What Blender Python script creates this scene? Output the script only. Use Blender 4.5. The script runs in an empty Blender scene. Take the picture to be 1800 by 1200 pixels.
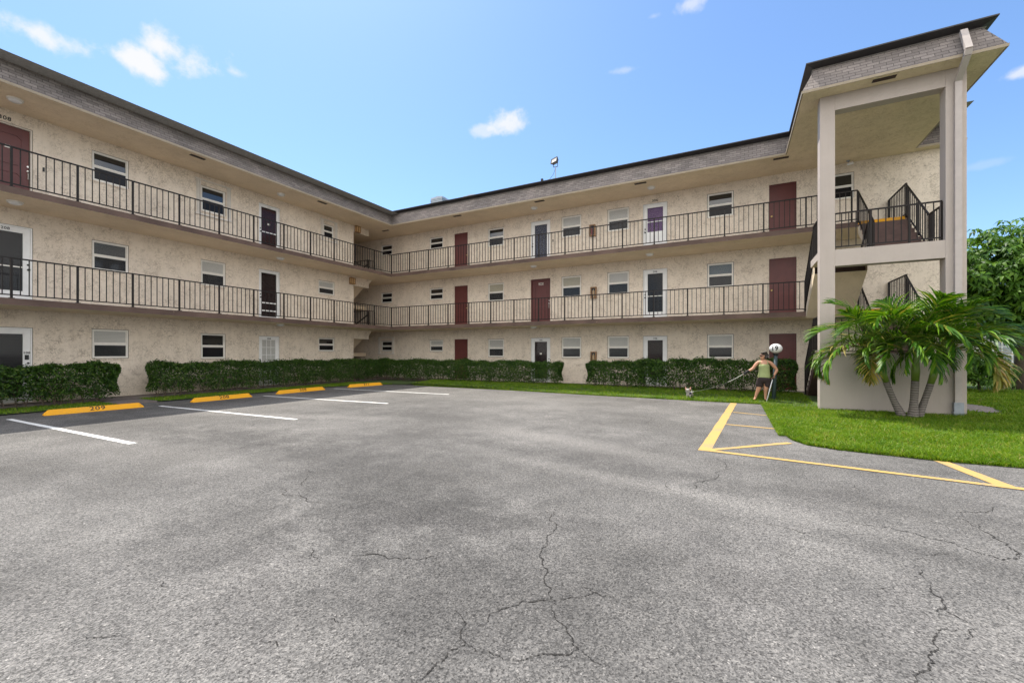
import bpy, bmesh, math, random
import numpy as np
from mathutils import Vector, Matrix, Euler
from math import radians as R, sin, cos, pi

random.seed(7)
rng = np.random.default_rng(11)
scene = bpy.context.scene
COL = scene.collection

# ------------------------------------------------------------------ camera
EYE = 1.55
YAW = R(27.42)
cam_d = bpy.data.cameras.new("camera")
cam_d.sensor_width = 36.0
cam_d.lens = 748.7 / 1800 * 36
cam_d.shift_y = 19.3 / 1800
cam_d.clip_end = 3000
cam = bpy.data.objects.new("camera", cam_d)
cam.location = (0, 0, EYE)
cam.rotation_euler = (R(90), 0, YAW)
COL.objects.link(cam)
scene.camera = cam

# ------------------------------------------------------------------ light
SUN_DIR = Vector((0.417, -0.225, -1.0)).normalized()      # the way the light travels
sun_d = bpy.data.lights.new("sun", 'SUN')
sun_d.energy = 3.2
sun_d.angle = R(0.53)
sun_d.color = (1.0, 0.94, 0.85)
sun = bpy.data.objects.new("sun", sun_d)
sun.rotation_euler = SUN_DIR.to_track_quat('-Z', 'Y').to_euler()
sun.location = (-20, 10, 40)
COL.objects.link(sun)
SUN_EL = math.asin(-SUN_DIR.z)
SUN_AZ = math.atan2(-SUN_DIR.x, -SUN_DIR.y)

SKY_STRENGTH = 0.13
EXPOSURE = 1.16

world = bpy.data.worlds.new("World")
scene.world = world
world.use_nodes = True


def build_world():
    nt = world.node_tree
    N, L = nt.nodes, nt.links
    for n in list(N):
        N.remove(n)
    out = N.new('ShaderNodeOutputWorld')
    bg = N.new('ShaderNodeBackground')
    bg.inputs['Strength'].default_value = SKY_STRENGTH
    sky = N.new('ShaderNodeTexSky')
    sky.sky_type = 'NISHITA'
    sky.sun_disc = False
    sky.sun_elevation = SUN_EL
    sky.sun_rotation = SUN_AZ
    sky.air_density = 1.0
    sky.dust_density = 0.7
    sky.ozone_density = 1.0
    tc = N.new('ShaderNodeTexCoord')
    noise = N.new('ShaderNodeTexNoise')
    noise.inputs['Scale'].default_value = 16.0
    noise.inputs['Detail'].default_value = 7.0
    noise.inputs['Roughness'].default_value = 0.6
    L.new(tc.outputs['Generated'], noise.inputs['Vector'])

    def math_n(op, a, b=None, c=None, clamp=False):
        m = N.new('ShaderNodeMath')
        m.operation = op
        m.use_clamp = clamp
        for i, v in enumerate((a, b, c)):
            if v is None:
                continue
            if isinstance(v, (int, float)):
                m.inputs[i].default_value = v
            else:
                L.new(v, m.inputs[i])
        return m.outputs[0]

    def dot(vec):
        v = N.new('ShaderNodeVectorMath')
        v.operation = 'DOT_PRODUCT'
        L.new(tc.outputs['Generated'], v.inputs[0])
        v.inputs[1].default_value = vec
        return v.outputs['Value']
    # clouds: compass heading from +Y (deg, east positive), elevation (deg), half width, half height (deg), strength
    clouds = [(-75.6, 26.6, 3.4, 1.25, .9), (-68.6, 27.3, 2.9, 1.8, 1.0), (-66.1, 29.0, 3.4, 1.9, 1.0), (-64.0, 28.6, 4.2, 2.2, .95),
              (-60.4, 28.8, 1.7, .9, .6), (-28.0, 28.2, 3.6, 1.9, .9), (-31.2, 27.5, 2.6, 1.1, .6), (-4.8, 37.0, 2.0, 1.1, .6),
              (-12.8, 32.6, 2.2, .5, .32), (22.4, 22.8, 2.2, .7, .7), (20.7, 16.4, 2.0, .5, .16), (-9.0, 36.8, 1.2, .45, .25)]
    total = None
    for az, el, w, h, k in clouds:
        a, e = R(az), R(el)
        c = Vector((sin(a) * cos(e), cos(a) * cos(e), sin(e)))
        rt = Vector((cos(a), -sin(a), 0))
        up = rt.cross(c)
        cz = math_n('MAXIMUM', dot(c), 0.05)
        u = math_n('DIVIDE', math_n('DIVIDE', dot(rt), cz), math.tan(R(w)))
        v = math_n('DIVIDE', math_n('DIVIDE', dot(up), cz), math.tan(R(h)))
        r = math_n('SQRT', math_n('ADD', math_n('MULTIPLY', u, u), math_n('MULTIPLY', v, v)))
        m = math_n('SUBTRACT', 0.85, r)
        m = math_n('ADD', m, math_n('MULTIPLY', math_n('SUBTRACT', noise.outputs['Fac'], 0.5), 2.6))
        mr = N.new('ShaderNodeMapRange')
        mr.interpolation_type = 'SMOOTHSTEP'
        mr.inputs['From Min'].default_value = 0.0
        mr.inputs['From Max'].default_value = 0.75
        mr.inputs['To Max'].default_value = k
        L.new(m, mr.inputs['Value'])
        o = mr.outputs[0]
        total = o if total is None else math_n('MAXIMUM', total, o)
    mix = N.new('ShaderNodeMix')
    mix.data_type = 'RGBA'
    L.new(total, mix.inputs['Factor'])
    hs = N.new('ShaderNodeHueSaturation')
    hs.inputs['Saturation'].default_value = SKY_SAT
    hs.inputs['Value'].default_value = SKY_VAL
    L.new(sky.outputs[0], hs.inputs['Color'])
    tint = N.new('ShaderNodeMix')
    tint.data_type = 'RGBA'
    tint.blend_type = 'MULTIPLY'
    tint.inputs['Factor'].default_value = 1.0
    L.new(hs.outputs[0], tint.inputs[6])
    tint.inputs[7].default_value = SKY_TINT
    L.new(tint.outputs[2], mix.inputs[6])
    mix.inputs[7].default_value = CLOUD_COL
    # added fill light: bright unseen cumulus behind the camera, for the shaded walls
    n2 = N.new('ShaderNodeTexNoise')
    n2.inputs['Scale'].default_value = 2.6
    n2.inputs['Detail'].default_value = 7.0
    n2.inputs['Roughness'].default_value = 0.55
    L.new(tc.outputs['Generated'], n2.inputs['Vector'])

    def sstep(v, a, b):
        m_ = N.new('ShaderNodeMapRange')
        m_.interpolation_type = 'SMOOTHSTEP'
        m_.inputs['From Min'].default_value = a
        m_.inputs['From Max'].default_value = b
        L.new(v, m_.inputs['Value'])
        return m_.outputs[0]
    back = sstep(dot((sin(YAW), -cos(YAW), 0)), -0.05, 0.30)
    fill_mask = math_n('MULTIPLY', sstep(n2.outputs['Fac'], FILL_COVER, FILL_COVER + .14), back)
    mix2 = N.new('ShaderNodeMix')
    mix2.data_type = 'RGBA'
    L.new(fill_mask, mix2.inputs['Factor'])
    L.new(mix.outputs[2], mix2.inputs[6])
    mix2.inputs[7].default_value = FILL_CLOUD
    L.new(mix2.outputs[2], bg.inputs['Color'])
    L.new(bg.outputs[0], out.inputs['Surface'])


SKY_SAT = 1.0
SKY_VAL = 1.0
CLOUD_COL = (3.3, 3.35, 3.5, 1)
SKY_TINT = (0.56, 0.68, 0.80, 1)
FILL_COVER = 0.36
FILL_CLOUD = (8.0, 7.8, 7.5, 1)  # brightness of the added, unseen clouds that fill the shaded walls
build_world()
scene.view_settings.view_transform = 'Standard'
scene.view_settings.look = 'None'
scene.view_settings.gamma = 1.0
scene.view_settings.exposure = EXPOSURE
scene.cycles.max_bounces = 8
scene.cycles.diffuse_bounces = 5
scene.cycles.transparent_max_bounces = 12


# ------------------------------------------------------------------ material helpers
def new_mat(name):
    m = bpy.data.materials.new(name)
    m.use_nodes = True
    nt = m.node_tree
    b = nt.nodes['Principled BSDF']
    return m, nt.nodes, nt.links, b


def ramp(N, stops):
    r = N.new('ShaderNodeValToRGB')
    el = r.color_ramp.elements
    while len(el) < len(stops):
        el.new(0.5)
    for e, (p, c) in zip(el, stops):
        e.position = p
        e.color = (*c, 1) if len(c) == 3 else c
    return r


def tex(N, L, kind, scale, coord='Object', **kw):
    t = N.new('ShaderNodeTex' + kind)
    t.inputs['Scale'].default_value = scale
    for k, v in kw.items():
        if k in t.inputs:
            t.inputs[k].default_value = v
        else:
            setattr(t, k, v)
    c = N.new('ShaderNodeTexCoord')
    L.new(c.outputs[coord], t.inputs['Vector'])
    return t


def mixc(N, L, fac, a, b, blend='MIX'):
    m = N.new('ShaderNodeMix')
    m.data_type = 'RGBA'
    m.blend_type = blend
    for sock, v in ((m.inputs['Factor'], fac), (m.inputs[6], a), (m.inputs[7], b)):
        if isinstance(v, (int, float)):
            sock.default_value = v
        elif isinstance(v, tuple):
            sock.default_value = (*v, 1) if len(v) == 3 else v
        else:
            L.new(v, sock)
    return m.outputs[2]


def bump(N, L, b, height, strength, dist):
    bp = N.new('ShaderNodeBump')
    bp.inputs['Strength'].default_value = strength
    bp.inputs['Distance'].default_value = dist
    L.new(height, bp.inputs['Height'])
    L.new(bp.outputs[0], b.inputs['Normal'])


def stucco(name, col, dark, amount=0.55, bmp=0.5, var=0.09):
    m, N, L, b = new_mat(name)
    big = tex(N, L, 'Noise', 0.8, Detail=5.0, Roughness=0.6)
    dist = tex(N, L, 'Noise', 7.0, Detail=5.0, Roughness=0.65)
    co = N.new('ShaderNodeTexCoord')
    add = N.new('ShaderNodeVectorMath')
    add.operation = 'MULTIPLY_ADD'
    L.new(dist.outputs['Color'], add.inputs[0])
    add.inputs[1].default_value = (0.42, 0.42, 0.42)
    L.new(co.outputs['Object'], add.inputs[2])
    vo = N.new('ShaderNodeTexVoronoi')
    vo.feature = 'DISTANCE_TO_EDGE'
    vo.inputs['Scale'].default_value = 9.5
    L.new(add.outputs[0], vo.inputs['Vector'])
    line = N.new('ShaderNodeMapRange')
    line.inputs['From Min'].default_value = 0.0
    line.inputs['From Max'].default_value = 0.10
    line.inputs['To Min'].default_value = 1.0
    line.inputs['To Max'].default_value = 0.0
    L.new(vo.outputs['Distance'], line.inputs['Value'])
    mask = tex(N, L, 'Noise', 2.4, Detail=9.0, Roughness=0.85)
    mk = N.new('ShaderNodeMapRange')
    mk.inputs['From Min'].default_value = 0.43
    mk.inputs['From Max'].default_value = 0.60
    L.new(mask.outputs['Fac'], mk.inputs['Value'])
    mu = N.new('ShaderNodeMath')
    mu.operation = 'MULTIPLY'
    L.new(line.outputs[0], mu.inputs[0])
    L.new(mk.outputs[0], mu.inputs[1])
    mu2 = N.new('ShaderNodeMath')
    mu2.operation = 'MULTIPLY'
    L.new(mu.outputs[0], mu2.inputs[0])
    mu2.inputs[1].default_value = amount
    rp = ramp(N, [(0.3, tuple(c * (1 - var) for c in col)), (0.7, tuple(min(1, c * (1 + var * .6)) for c in col))])
    L.new(big.outputs['Fac'], rp.inputs[0])
    mp = N.new('ShaderNodeMapping')
    mp.inputs['Scale'].default_value = (5.5, 5.5, 0.35)
    L.new(co.outputs['Object'], mp.inputs['Vector'])
    sk = N.new('ShaderNodeTexNoise')
    sk.inputs['Scale'].default_value = 1.0
    sk.inputs['Detail'].default_value = 6.0
    sk.inputs['Roughness'].default_value = 0.7
    L.new(mp.outputs[0], sk.inputs['Vector'])
    sr = ramp(N, [(0.36, (0.80, 0.77, 0.74)), (0.52, (1, 1, 1))])
    L.new(sk.outputs['Fac'], sr.inputs[0])
    c = mixc(N, L, mu2.outputs[0], rp.outputs[0], dark)
    c = mixc(N, L, 0.28 if amount > .5 else 0.15, c, sr.outputs[0], 'MULTIPLY')
    L.new(c, b.inputs['Base Color'])
    b.inputs['Roughness'].default_value = 0.9
    fine = tex(N, L, 'Noise', 26.0, Detail=6.0, Roughness=0.7)
    ad = N.new('ShaderNodeMath')
    ad.operation = 'SUBTRACT'
    L.new(fine.outputs['Fac'], ad.inputs[0])
    L.new(mu.outputs[0], ad.inputs[1])
    bump(N, L, b, ad.outputs[0], bmp, 0.02)
    return m


def plain(name, col, rough=0.6, var=0.12, scale=6.0, bmp=0.0, bscale=40.0, metallic=0.0, spec=None):
    m, N, L, b = new_mat(name)
    n = tex(N, L, 'Noise', scale, Detail=5.0, Roughness=0.6)
    rp = ramp(N, [(0.3, tuple(c * (1 - var) for c in col)), (0.7, tuple(min(1, c * (1 + var)) for c in col))])
    L.new(n.outputs['Fac'], rp.inputs[0])
    L.new(rp.outputs[0], b.inputs['Base Color'])
    b.inputs['Roughness'].default_value = rough
    b.inputs['Metallic'].default_value = metallic
    if spec is not None:
        b.inputs['Specular IOR Level'].default_value = spec
    if bmp:
        f = tex(N, L, 'Noise', bscale, Detail=4.0)
        bump(N, L, b, f.outputs['Fac'], bmp, 0.01)
    return m


def leafy(name, cols, rough=0.45, trans=0.35, spec=0.3, patchy=0.0):
    """cols: list of ramp stops; colour varies leaf by leaf"""
    m, N, L, b = new_mat(name)
    g = N.new('ShaderNodeNewGeometry')
    rp = ramp(N, cols)
    L.new(g.outputs['Random Per Island'], rp.inputs[0])
    colr = rp.outputs[0]
    if patchy:
        pn = tex(N, L, 'Noise', patchy, Detail=4.0, Roughness=0.65)
        pr = ramp(N, [(0.32, (0.62, 0.74, 0.55)), (0.5, (0.95, 0.97, 0.95)), (0.68, (1.22, 1.08, 1.5))])
        L.new(pn.outputs['Fac'], pr.inputs[0])
        colr = mixc(N, L, 1.0, colr, pr.outputs[0], 'MULTIPLY')
    L.new(colr, b.inputs['Base Color'])
    b.inputs['Roughness'].default_value = rough
    b.inputs['Specular IOR Level'].default_value = spec
    tr = N.new('ShaderNodeBsdfTranslucent')
    t2 = mixc(N, L, 1.0, colr, (1.35, 1.25, 0.5), 'MULTIPLY')
    L.new(t2, tr.inputs['Color'])
    mx = N.new('ShaderNodeMixShader')
    mx.inputs[0].default_value = trans
    L.new(b.outputs[0], mx.inputs[1])
    L.new(tr.outputs[0], mx.inputs[2])
    L.new(mx.outputs[0], N['Material Output'].inputs['Surface'])
    return m


def shingle():
    m, N, L, b = new_mat('shingles')
    br = tex(N, L, 'Brick', 1.0, 'UV')
    br.offset = 0.5
    br.inputs['Brick Width'].default_value = 0.25
    br.inputs['Row Height'].default_value = 0.092
    br.inputs['Mortar Size'].default_value = 0.006
    br.inputs['Color1'].default_value = (0.185, 0.166, 0.154, 1)
    br.inputs['Color2'].default_value = (0.275, 0.248, 0.230, 1)
    br.inputs['Mortar'].default_value = (0.085, 0.075, 0.072, 1)
    n = tex(N, L, 'Noise', 40.0, Detail=3.0)
    c = mixc(N, L, 0.35, br.outputs['Color'], n.outputs['Fac'], 'OVERLAY')
    n2 = tex(N, L, 'Noise', 1.1, Detail=4.0)
    rp = ramp(N, [(0.35, (0.8, 0.78, 0.78)), (0.65, (1.1, 1.06, 1.04))])
    L.new(n2.outputs['Fac'], rp.inputs[0])
    c = mixc(N, L, 1.0, c, rp.outputs[0], 'MULTIPLY')
    L.new(c, b.inputs['Base Color'])
    b.inputs['Roughness'].default_value = 0.95
    inv = N.new('ShaderNodeMath')
    inv.operation = 'SUBTRACT'
    inv.inputs[0].default_value = 1.0
    L.new(br.outputs['Fac'], inv.inputs[1])
    bump(N, L, b, inv.outputs[0], 0.7, 0.02)
    return m


def asphalt():
    m, N, L, b = new_mat('asphalt')
    co = N.new('ShaderNodeTexCoord')
    big = tex(N, L, 'Noise', 0.33, Detail=6.0, Roughness=0.62)
    mid = tex(N, L, 'Noise', 2.2, Detail=6.0, Roughness=0.7)
    rp = ramp(N, [(0.32, (0.094, 0.091, 0.087)), (0.5, (0.141, 0.137, 0.132)), (0.66, (0.196, 0.190, 0.182))])
    L.new(big.outputs['Fac'], rp.inputs[0])
    rp2 = ramp(N, [(0.3, (0.82, 0.82, 0.82)), (0.7, (1.14, 1.13, 1.12))])
    L.new(mid.outputs['Fac'], rp2.inputs[0])
    c = mixc(N, L, 1.0, rp.outputs[0], rp2.outputs[0], 'MULTIPLY')

    # worn stains and tyre tracks with shapes of their own (x, y, half length, half width, turn, strength)
    stains = [(-4.3, 3.9, 2.0, .7, -.25, 0.64), (-3.0, 3.1, 1.3, .65, .2, 0.68), (-5.8, 4.6, 2.2, .8, .1, 0.53),
              (-1.75, 2.35, 1.0, .6, .0, 0.59), (-2.3, 3.4, 1.2, .45, .4, 0.47), (-6.9, 5.2, 2.8, .7, .35, 0.47),
              (-3.9, 2.2, 1.1, .5, -.2, 0.51), (0.2, 5.6, 4.4, .32, -.16, 0.53), (-5.2, 8.0, 2.8, .6, -.1, 0.34),
              (-7.5, 8.6, 2.2, .6, -.3, 0.34), (-9.5, 4.4, 2.6, .7, .1, 0.42), (1.6, 4.3, 1.6, .2, -.1, 0.34), (-.8, 2.9, .9, .5, .3, 0.38), (-2.2, 1.7, .9, .5, 0, 0.42),
              (-14.4, 5.1, .6, 1.0, .1, 0.51), (-14.4, 8.2, .6, 1.0, .1, 0.51), (-14.3, 11.2, .6, 1.0, .1, 0.42)]
    worn = [(-2.9, 7.2, 2.6, .35, -.3, .34), (-.6, 5.1, 2.6, .2, -.2, .24), (-7.6, 3.4, 2.2, .7, .2, .2), (2.2, 5.2, 2.0, .2, -.15, .3),
            (-9.5, 6.8, 2.6, .3, .3, .3), (-11.8, 9.5, 1.2, 5, 0, .2), (-7, 13, 5, 1.4, 0, .2)]

    def blot(x, y, a, w, turn, k):
        mp = N.new('ShaderNodeMapping')
        mp.vector_type = 'TEXTURE'
        mp.inputs['Location'].default_value = (x, y, 0)
        mp.inputs['Rotation'].default_value = (0, 0, turn)
        mp.inputs['Scale'].default_value = (a, w, 1)
        L.new(co.outputs['Object'], mp.inputs['Vector'])
        ln = N.new('ShaderNodeVectorMath')
        ln.operation = 'LENGTH'
        L.new(mp.outputs[0], ln.inputs[0])
        ad = N.new('ShaderNodeMath')
        ad.operation = 'MULTIPLY_ADD'
        L.new(mid.outputs['Fac'], ad.inputs[0])
        ad.inputs[1].default_value = 2.2
        L.new(ln.outputs['Value'], ad.inputs[2])
        mr = N.new('ShaderNodeMapRange')
        mr.interpolation_type = 'SMOOTHSTEP'
        mr.inputs['From Min'].default_value = 1.2
        mr.inputs['From Max'].default_value = 2.7
        mr.inputs['To Min'].default_value = k
        mr.inputs['To Max'].default_value = 0.0
        L.new(ad.outputs[0], mr.inputs['Value'])
        return mr.outputs[0]
    gn = tex(N, L, 'Noise', 11.0, Detail=8.0, Roughness=0.8)
    gr = N.new('ShaderNodeMapRange')
    gr.inputs['From Min'].default_value = 0.36
    gr.inputs['From Max'].default_value = 0.60
    gr.inputs['To Min'].default_value = 1.25
    gr.inputs['To Max'].default_value = 0.45
    L.new(gn.outputs['Fac'], gr.inputs['Value'])

    def grit(v):
        m_ = N.new('ShaderNodeMath')
        m_.operation = 'MULTIPLY'
        m_.use_clamp = True
        L.new(v, m_.inputs[0])
        L.new(gr.outputs[0], m_.inputs[1])
        return m_.outputs[0]
    for s in worn:
        c = mixc(N, L, blot(*s), c, (0.30, 0.287, 0.27))
    for s in stains:
        c = mixc(N, L, grit(blot(*s)), c, (0.060, 0.058, 0.056))
    # aggregate
    ag = tex(N, L, 'Voronoi', 105.0)
    rp3 = ramp(N, [(0.0, (0.30, 0.30, 0.30)), (0.5, (0.95, 0.95, 0.95)), (0.9, (1.5, 1.48, 1.45)), (1.0, (2.6, 2.55, 2.5))])
    L.new(ag.outputs['Color'], rp3.inputs[0])
    c = mixc(N, L, 1.0, c, rp3.outputs[0], 'MULTIPLY')
    pit = tex(N, L, 'Noise', 80.0, Detail=6.0, Roughness=0.8)
    rp4 = ramp(N, [(0.38, (0.10, 0.10, 0.10)), (0.46, (1, 1, 1))])
    L.new(pit.outputs['Fac'], rp4.inputs[0])
    c = mixc(N, L, 0.85, c, rp4.outputs[0], 'MULTIPLY')
    pit2 = tex(N, L, 'Noise', 38.0, Detail=7.0, Roughness=0.8)
    rp6 = ramp(N, [(0.38, (0.28, 0.28, 0.28)), (0.48, (1, 1, 1)), (0.7, (1.15, 1.15, 1.14))])
    L.new(pit2.outputs['Fac'], rp6.inputs[0])
    c = mixc(N, L, 0.8, c, rp6.outputs[0], 'MULTIPLY')
    # hairline crazing
    dn = tex(N, L, 'Noise', 1.6, Detail=5.0, Roughness=0.7)
    va = N.new('ShaderNodeVectorMath')
    va.operation = 'MULTIPLY_ADD'
    L.new(dn.outputs['Color'], va.inputs[0])
    va.inputs[1].default_value = (1.3, 1.3, 1.3)
    L.new(co.outputs['Object'], va.inputs[2])
    vo = N.new('ShaderNodeTexVoronoi')
    vo.feature = 'DISTANCE_TO_EDGE'
    vo.inputs['Scale'].default_value = 0.85
    L.new(va.outputs[0], vo.inputs['Vector'])
    hr = N.new('ShaderNodeMapRange')
    hr.inputs['From Max'].default_value = 0.0085
    hr.inputs['To Min'].default_value = 1.0
    hr.inputs['To Max'].default_value = 0.0
    L.new(vo.outputs['Distance'], hr.inputs['Value'])
    hm = tex(N, L, 'Noise', 0.7, Detail=3.0)
    hmr = N.new('ShaderNodeMapRange')
    hmr.inputs['From Min'].default_value = 0.44
    hmr.inputs['From Max'].default_value = 0.58
    hmr.inputs['To Max'].default_value = 0.8
    L.new(hm.outputs['Fac'], hmr.inputs['Value'])
    hx = N.new('ShaderNodeMath')
    hx.operation = 'MULTIPLY'
    L.new(hr.outputs[0], hx.inputs[0])
    L.new(hmr.outputs[0], hx.inputs[1])
    c = mixc(N, L, hx.outputs[0], c, (0.05, 0.048, 0.045))
    L.new(c, b.inputs['Base Color'])
    b.inputs['Roughness'].default_value = 0.92
    b.inputs['Specular IOR Level'].default_value = 0.25
    ad = N.new('ShaderNodeMath')
    ad.operation = 'ADD'
    L.new(ag.outputs['Distance'], ad.inputs[0])
    L.new(pit.outputs['Fac'], ad.inputs[1])
    bump(N, L, b, ad.outputs[0], 0.6, 0.005)
    return m


def paint(name, col, wear=0.35, under=(0.18, 0.175, 0.17)):
    m, N, L, b = new_mat(name)
    n = tex(N, L, 'Noise', 38.0, Detail=5.0, Roughness=0.75)
    n2 = tex(N, L, 'Noise', 2.5, Detail=4.0)
    ad = N.new('ShaderNodeMath')
    ad.operation = 'MULTIPLY_ADD'
    L.new(n2.outputs['Fac'], ad.inputs[0])
    ad.inputs[1].default_value = 0.5
    L.new(n.outputs['Fac'], ad.inputs[2])
    rp = ramp(N, [(0.57, (wear * 2.0,) * 3), (0.70, (0, 0, 0))])
    L.new(ad.outputs[0], rp.inputs[0])
    c = mixc(N, L, rp.outputs[0], col, under)
    L.new(c, b.inputs['Base Color'])
    b.inputs['Roughness'].default_value = 0.75
    bump(N, L, b, n.outputs['Fac'], 0.5, 0.01)
    return m


def glass(name, col=(0.012, 0.014, 0.017), spec=1.0):
    m, N, L, b = new_mat(name)
    b.inputs['Base Color'].default_value = (*col, 1)
    b.inputs['Roughness'].default_value = 0.02
    b.inputs['Specular IOR Level'].default_value = spec
    n = tex(N, L, 'Noise', 1.5, Detail=1.0)
    bump(N, L, b, n.outputs['Fac'], 0.05, 0.02)
    return m


def clear_pane(name, dens, tint, spec=0.8):
    """pane one can look through to the blind: glossy coat over a partly clear sheet"""
    m, N, L, b = new_mat(name)
    b.inputs['Base Color'].default_value = (*tint, 1)
    b.inputs['Roughness'].default_value = 0.03
    b.inputs['Specular IOR Level'].default_value = spec
    tr = N.new('ShaderNodeBsdfTransparent')
    mx = N.new('ShaderNodeMixShader')
    mx.inputs[0].default_value = dens
    L.new(tr.outputs[0], mx.inputs[1])
    L.new(b.outputs[0], mx.inputs[2])
    L.new(mx.outputs[0], N['Material Output'].inputs['Surface'])
    return m


def slatted(name, col, pitch, dark):
    m, N, L, b = new_mat(name)
    w = tex(N, L, 'Wave', 1.0, 'Object')
    w.bands_direction = 'Z'
    w.wave_profile = 'SAW'
    w.inputs['Scale'].default_value = 2 * pi / 20 / pitch
    rp = ramp(N, [(0.0, dark), (0.25, col), (1.0, tuple(c * 0.92 for c in col))])
    L.new(w.outputs['Fac'], rp.inputs[0])
    L.new(rp.outputs[0], b.inputs['Base Color'])
    b.inputs['Roughness'].default_value = 0.6
    return m


M = {}
M['stucco'] = stucco('wall_stucco', (0.82, 0.72, 0.60), (0.27, 0.21, 0.15), 0.92)
M['tower_stucco'] = stucco('tower_stucco', (0.47, 0.41, 0.365), (0.30, 0.25, 0.21), 0.10, 0.30, 0.05)
M['soffit'] = stucco('soffit_stucco', (0.86, 0.715, 0.52), (0.46, 0.34, 0.20), 0.35, 0.6)
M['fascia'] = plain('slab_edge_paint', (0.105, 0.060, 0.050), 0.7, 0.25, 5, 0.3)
m_, N_, L_, b_ = new_mat('slab_edge_chipped')
n_ = tex(N_, L_, 'Noise', 7.0, Detail=8.0, Roughness=0.75)
r_ = ramp(N_, [(0.64, (0.110, 0.070, 0.054)), (0.70, (0.34, 0.26, 0.19))])
L_.new(n_.outputs['Fac'], r_.inputs[0])
n2_ = tex(N_, L_, 'Noise', 1.3, Detail=4.0)
r2_ = ramp(N_, [(0.35, (0.72, 0.70, 0.70)), (0.65, (1.2, 1.2, 1.2))])
L_.new(n2_.outputs['Fac'], r2_.inputs[0])
L_.new(mixc(N_, L_, 1.0, r_.outputs[0], r2_.outputs[0], 'MULTIPLY'), b_.inputs['Base Color'])
b_.inputs['Roughness'].default_value = 0.75
bump(N_, L_, b_, n_.outputs['Fac'], 0.4, 0.02)
M['slab_edge'] = m_
M['deck'] = plain('walkway_paint', (0.30, 0.25, 0.22), 0.8, 0.2, 3)
M['walk'] = plain('ground_walk', (0.15, 0.125, 0.115), 0.85, 0.2, 3, 0.3)
M['concrete'] = plain('concrete', (0.36, 0.34, 0.31), 0.9, 0.2, 3, 0.4)
M['rail'] = plain('railing_paint', (0.014, 0.011, 0.010), 0.5, 0.2, 8, spec=0.25)
M['shingle'] = shingle()
M['cap'] = plain('roof_cap_metal', (0.036, 0.032, 0.034), 0.5, 0.2, 4)
M['trim'] = plain('drip_edge', (0.34, 0.28, 0.20), 0.6, 0.1)
M['roof'] = plain('roof_gravel', (0.40, 0.39, 0.37), 0.95, 0.2, 20, 0.4)
M['frame'] = plain('window_frame_paint', (0.80, 0.77, 0.71), 0.4, 0.06)
M['recess_shade'] = plain('painted_recess_shade', (0.10, 0.075, 0.055), 0.8, 0.2)  # dark colour standing in for the shadow of the frame recess
M['white'] = plain('white_door_paint', (0.80, 0.80, 0.79), 0.4, 0.05)
M['cream'] = plain('door_casing_paint', (0.66, 0.60, 0.52), 0.5, 0.08)
M['maroon'] = plain('maroon_door_paint', (0.115, 0.026, 0.023), 0.42, 0.12, 3)
M['darkdoor'] = plain('dark_maroon_door', (0.055, 0.020, 0.018), 0.5, 0.15, 4)
M['glass'] = glass('dark_glass')
M['screen'] = plain('insect_screen', (0.055, 0.055, 0.056), 0.6, 0.06, 30)
M['screen_pale'] = plain('screen_over_blind', (0.115, 0.115, 0.110), 0.6, 0.06, 30)
M['clear'] = clear_pane('clear_glass', 0.10, (0.10, 0.11, 0.12))
M['screened'] = clear_pane('screened_glass', 0.80, (0.045, 0.047, 0.05), 0.25)
M['blind'] = slatted('white_blind', (0.74, 0.73, 0.69), 0.045, (0.36, 0.35, 0.33))
M['blind_cream'] = slatted('cream_blind', (0.62, 0.58, 0.45), 0.07, (0.50, 0.45, 0.34))
M['louvre'] = slatted('dark_louvre', (0.055, 0.055, 0.058), 0.085, (0.018, 0.018, 0.02))
M['louvre_brown'] = slatted('brown_louvre', (0.085, 0.048, 0.042), 0.085, (0.03, 0.018, 0.017))
M['purple'] = plain('purple_curtain', (0.15, 0.07, 0.21), 0.8, 0.2, 6)
M['blue'] = plain('blue_curtain', (0.030, 0.036, 0.075), 0.7, 0.2, 6)
M['black'] = plain('black_paint', (0.012, 0.012, 0.012), 0.5, 0.1)
M['chrome'] = plain('brushed_metal', (0.55, 0.53, 0.50), 0.3, 0.1, metallic=1.0)
M['brass'] = plain('brass', (0.50, 0.36, 0.14), 0.35, 0.1, metallic=1.0)
M['shutter'] = plain('shutter_paint', (0.70, 0.66, 0.60), 0.5, 0.08)
M['galv'] = plain('galvanised', (0.30, 0.33, 0.37), 0.45, 0.15, 6, metallic=0.6)
M['downspout'] = plain('downspout_paint', (0.44, 0.39, 0.36), 0.5, 0.08)
M['yellow_line'] = paint('yellow_road_paint', (0.44, 0.285, 0.085), 0.5)
M['white_line'] = paint('white_road_paint', (0.80, 0.80, 0.78), 0.42)
M['yellow_stop'] = paint('yellow_stop_paint', (0.80, 0.37, 0.008), 0.22, (0.30, 0.22, 0.13))
M['crack'] = plain('crack_fill', (0.020, 0.018, 0.016), 0.95, 0.3)
M['lamp_white'] = plain('white_globe', (0.80, 0.80, 0.80), 0.25, 0.02)
M['post_green'] = plain('post_paint', (0.055, 0.085, 0.095), 0.45, 0.15)
M['amber'] = plain('amber_lens', (0.62, 0.42, 0.22), 0.3, 0.2, 30)
M['copper'] = plain('rusty_box', (0.28, 0.15, 0.06), 0.5, 0.35, 25)
M['red'] = plain('red_paint', (0.35, 0.03, 0.02), 0.4, 0.1)
M['asphalt'] = asphalt()
M['soil'] = plain('lawn_soil', (0.050, 0.085, 0.014), 0.95, 0.4, 4, 0.4)
M['gravel'] = plain('pale_gravel', (0.22, 0.19, 0.17), 0.95, 0.45, 30, 0.8)
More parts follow.
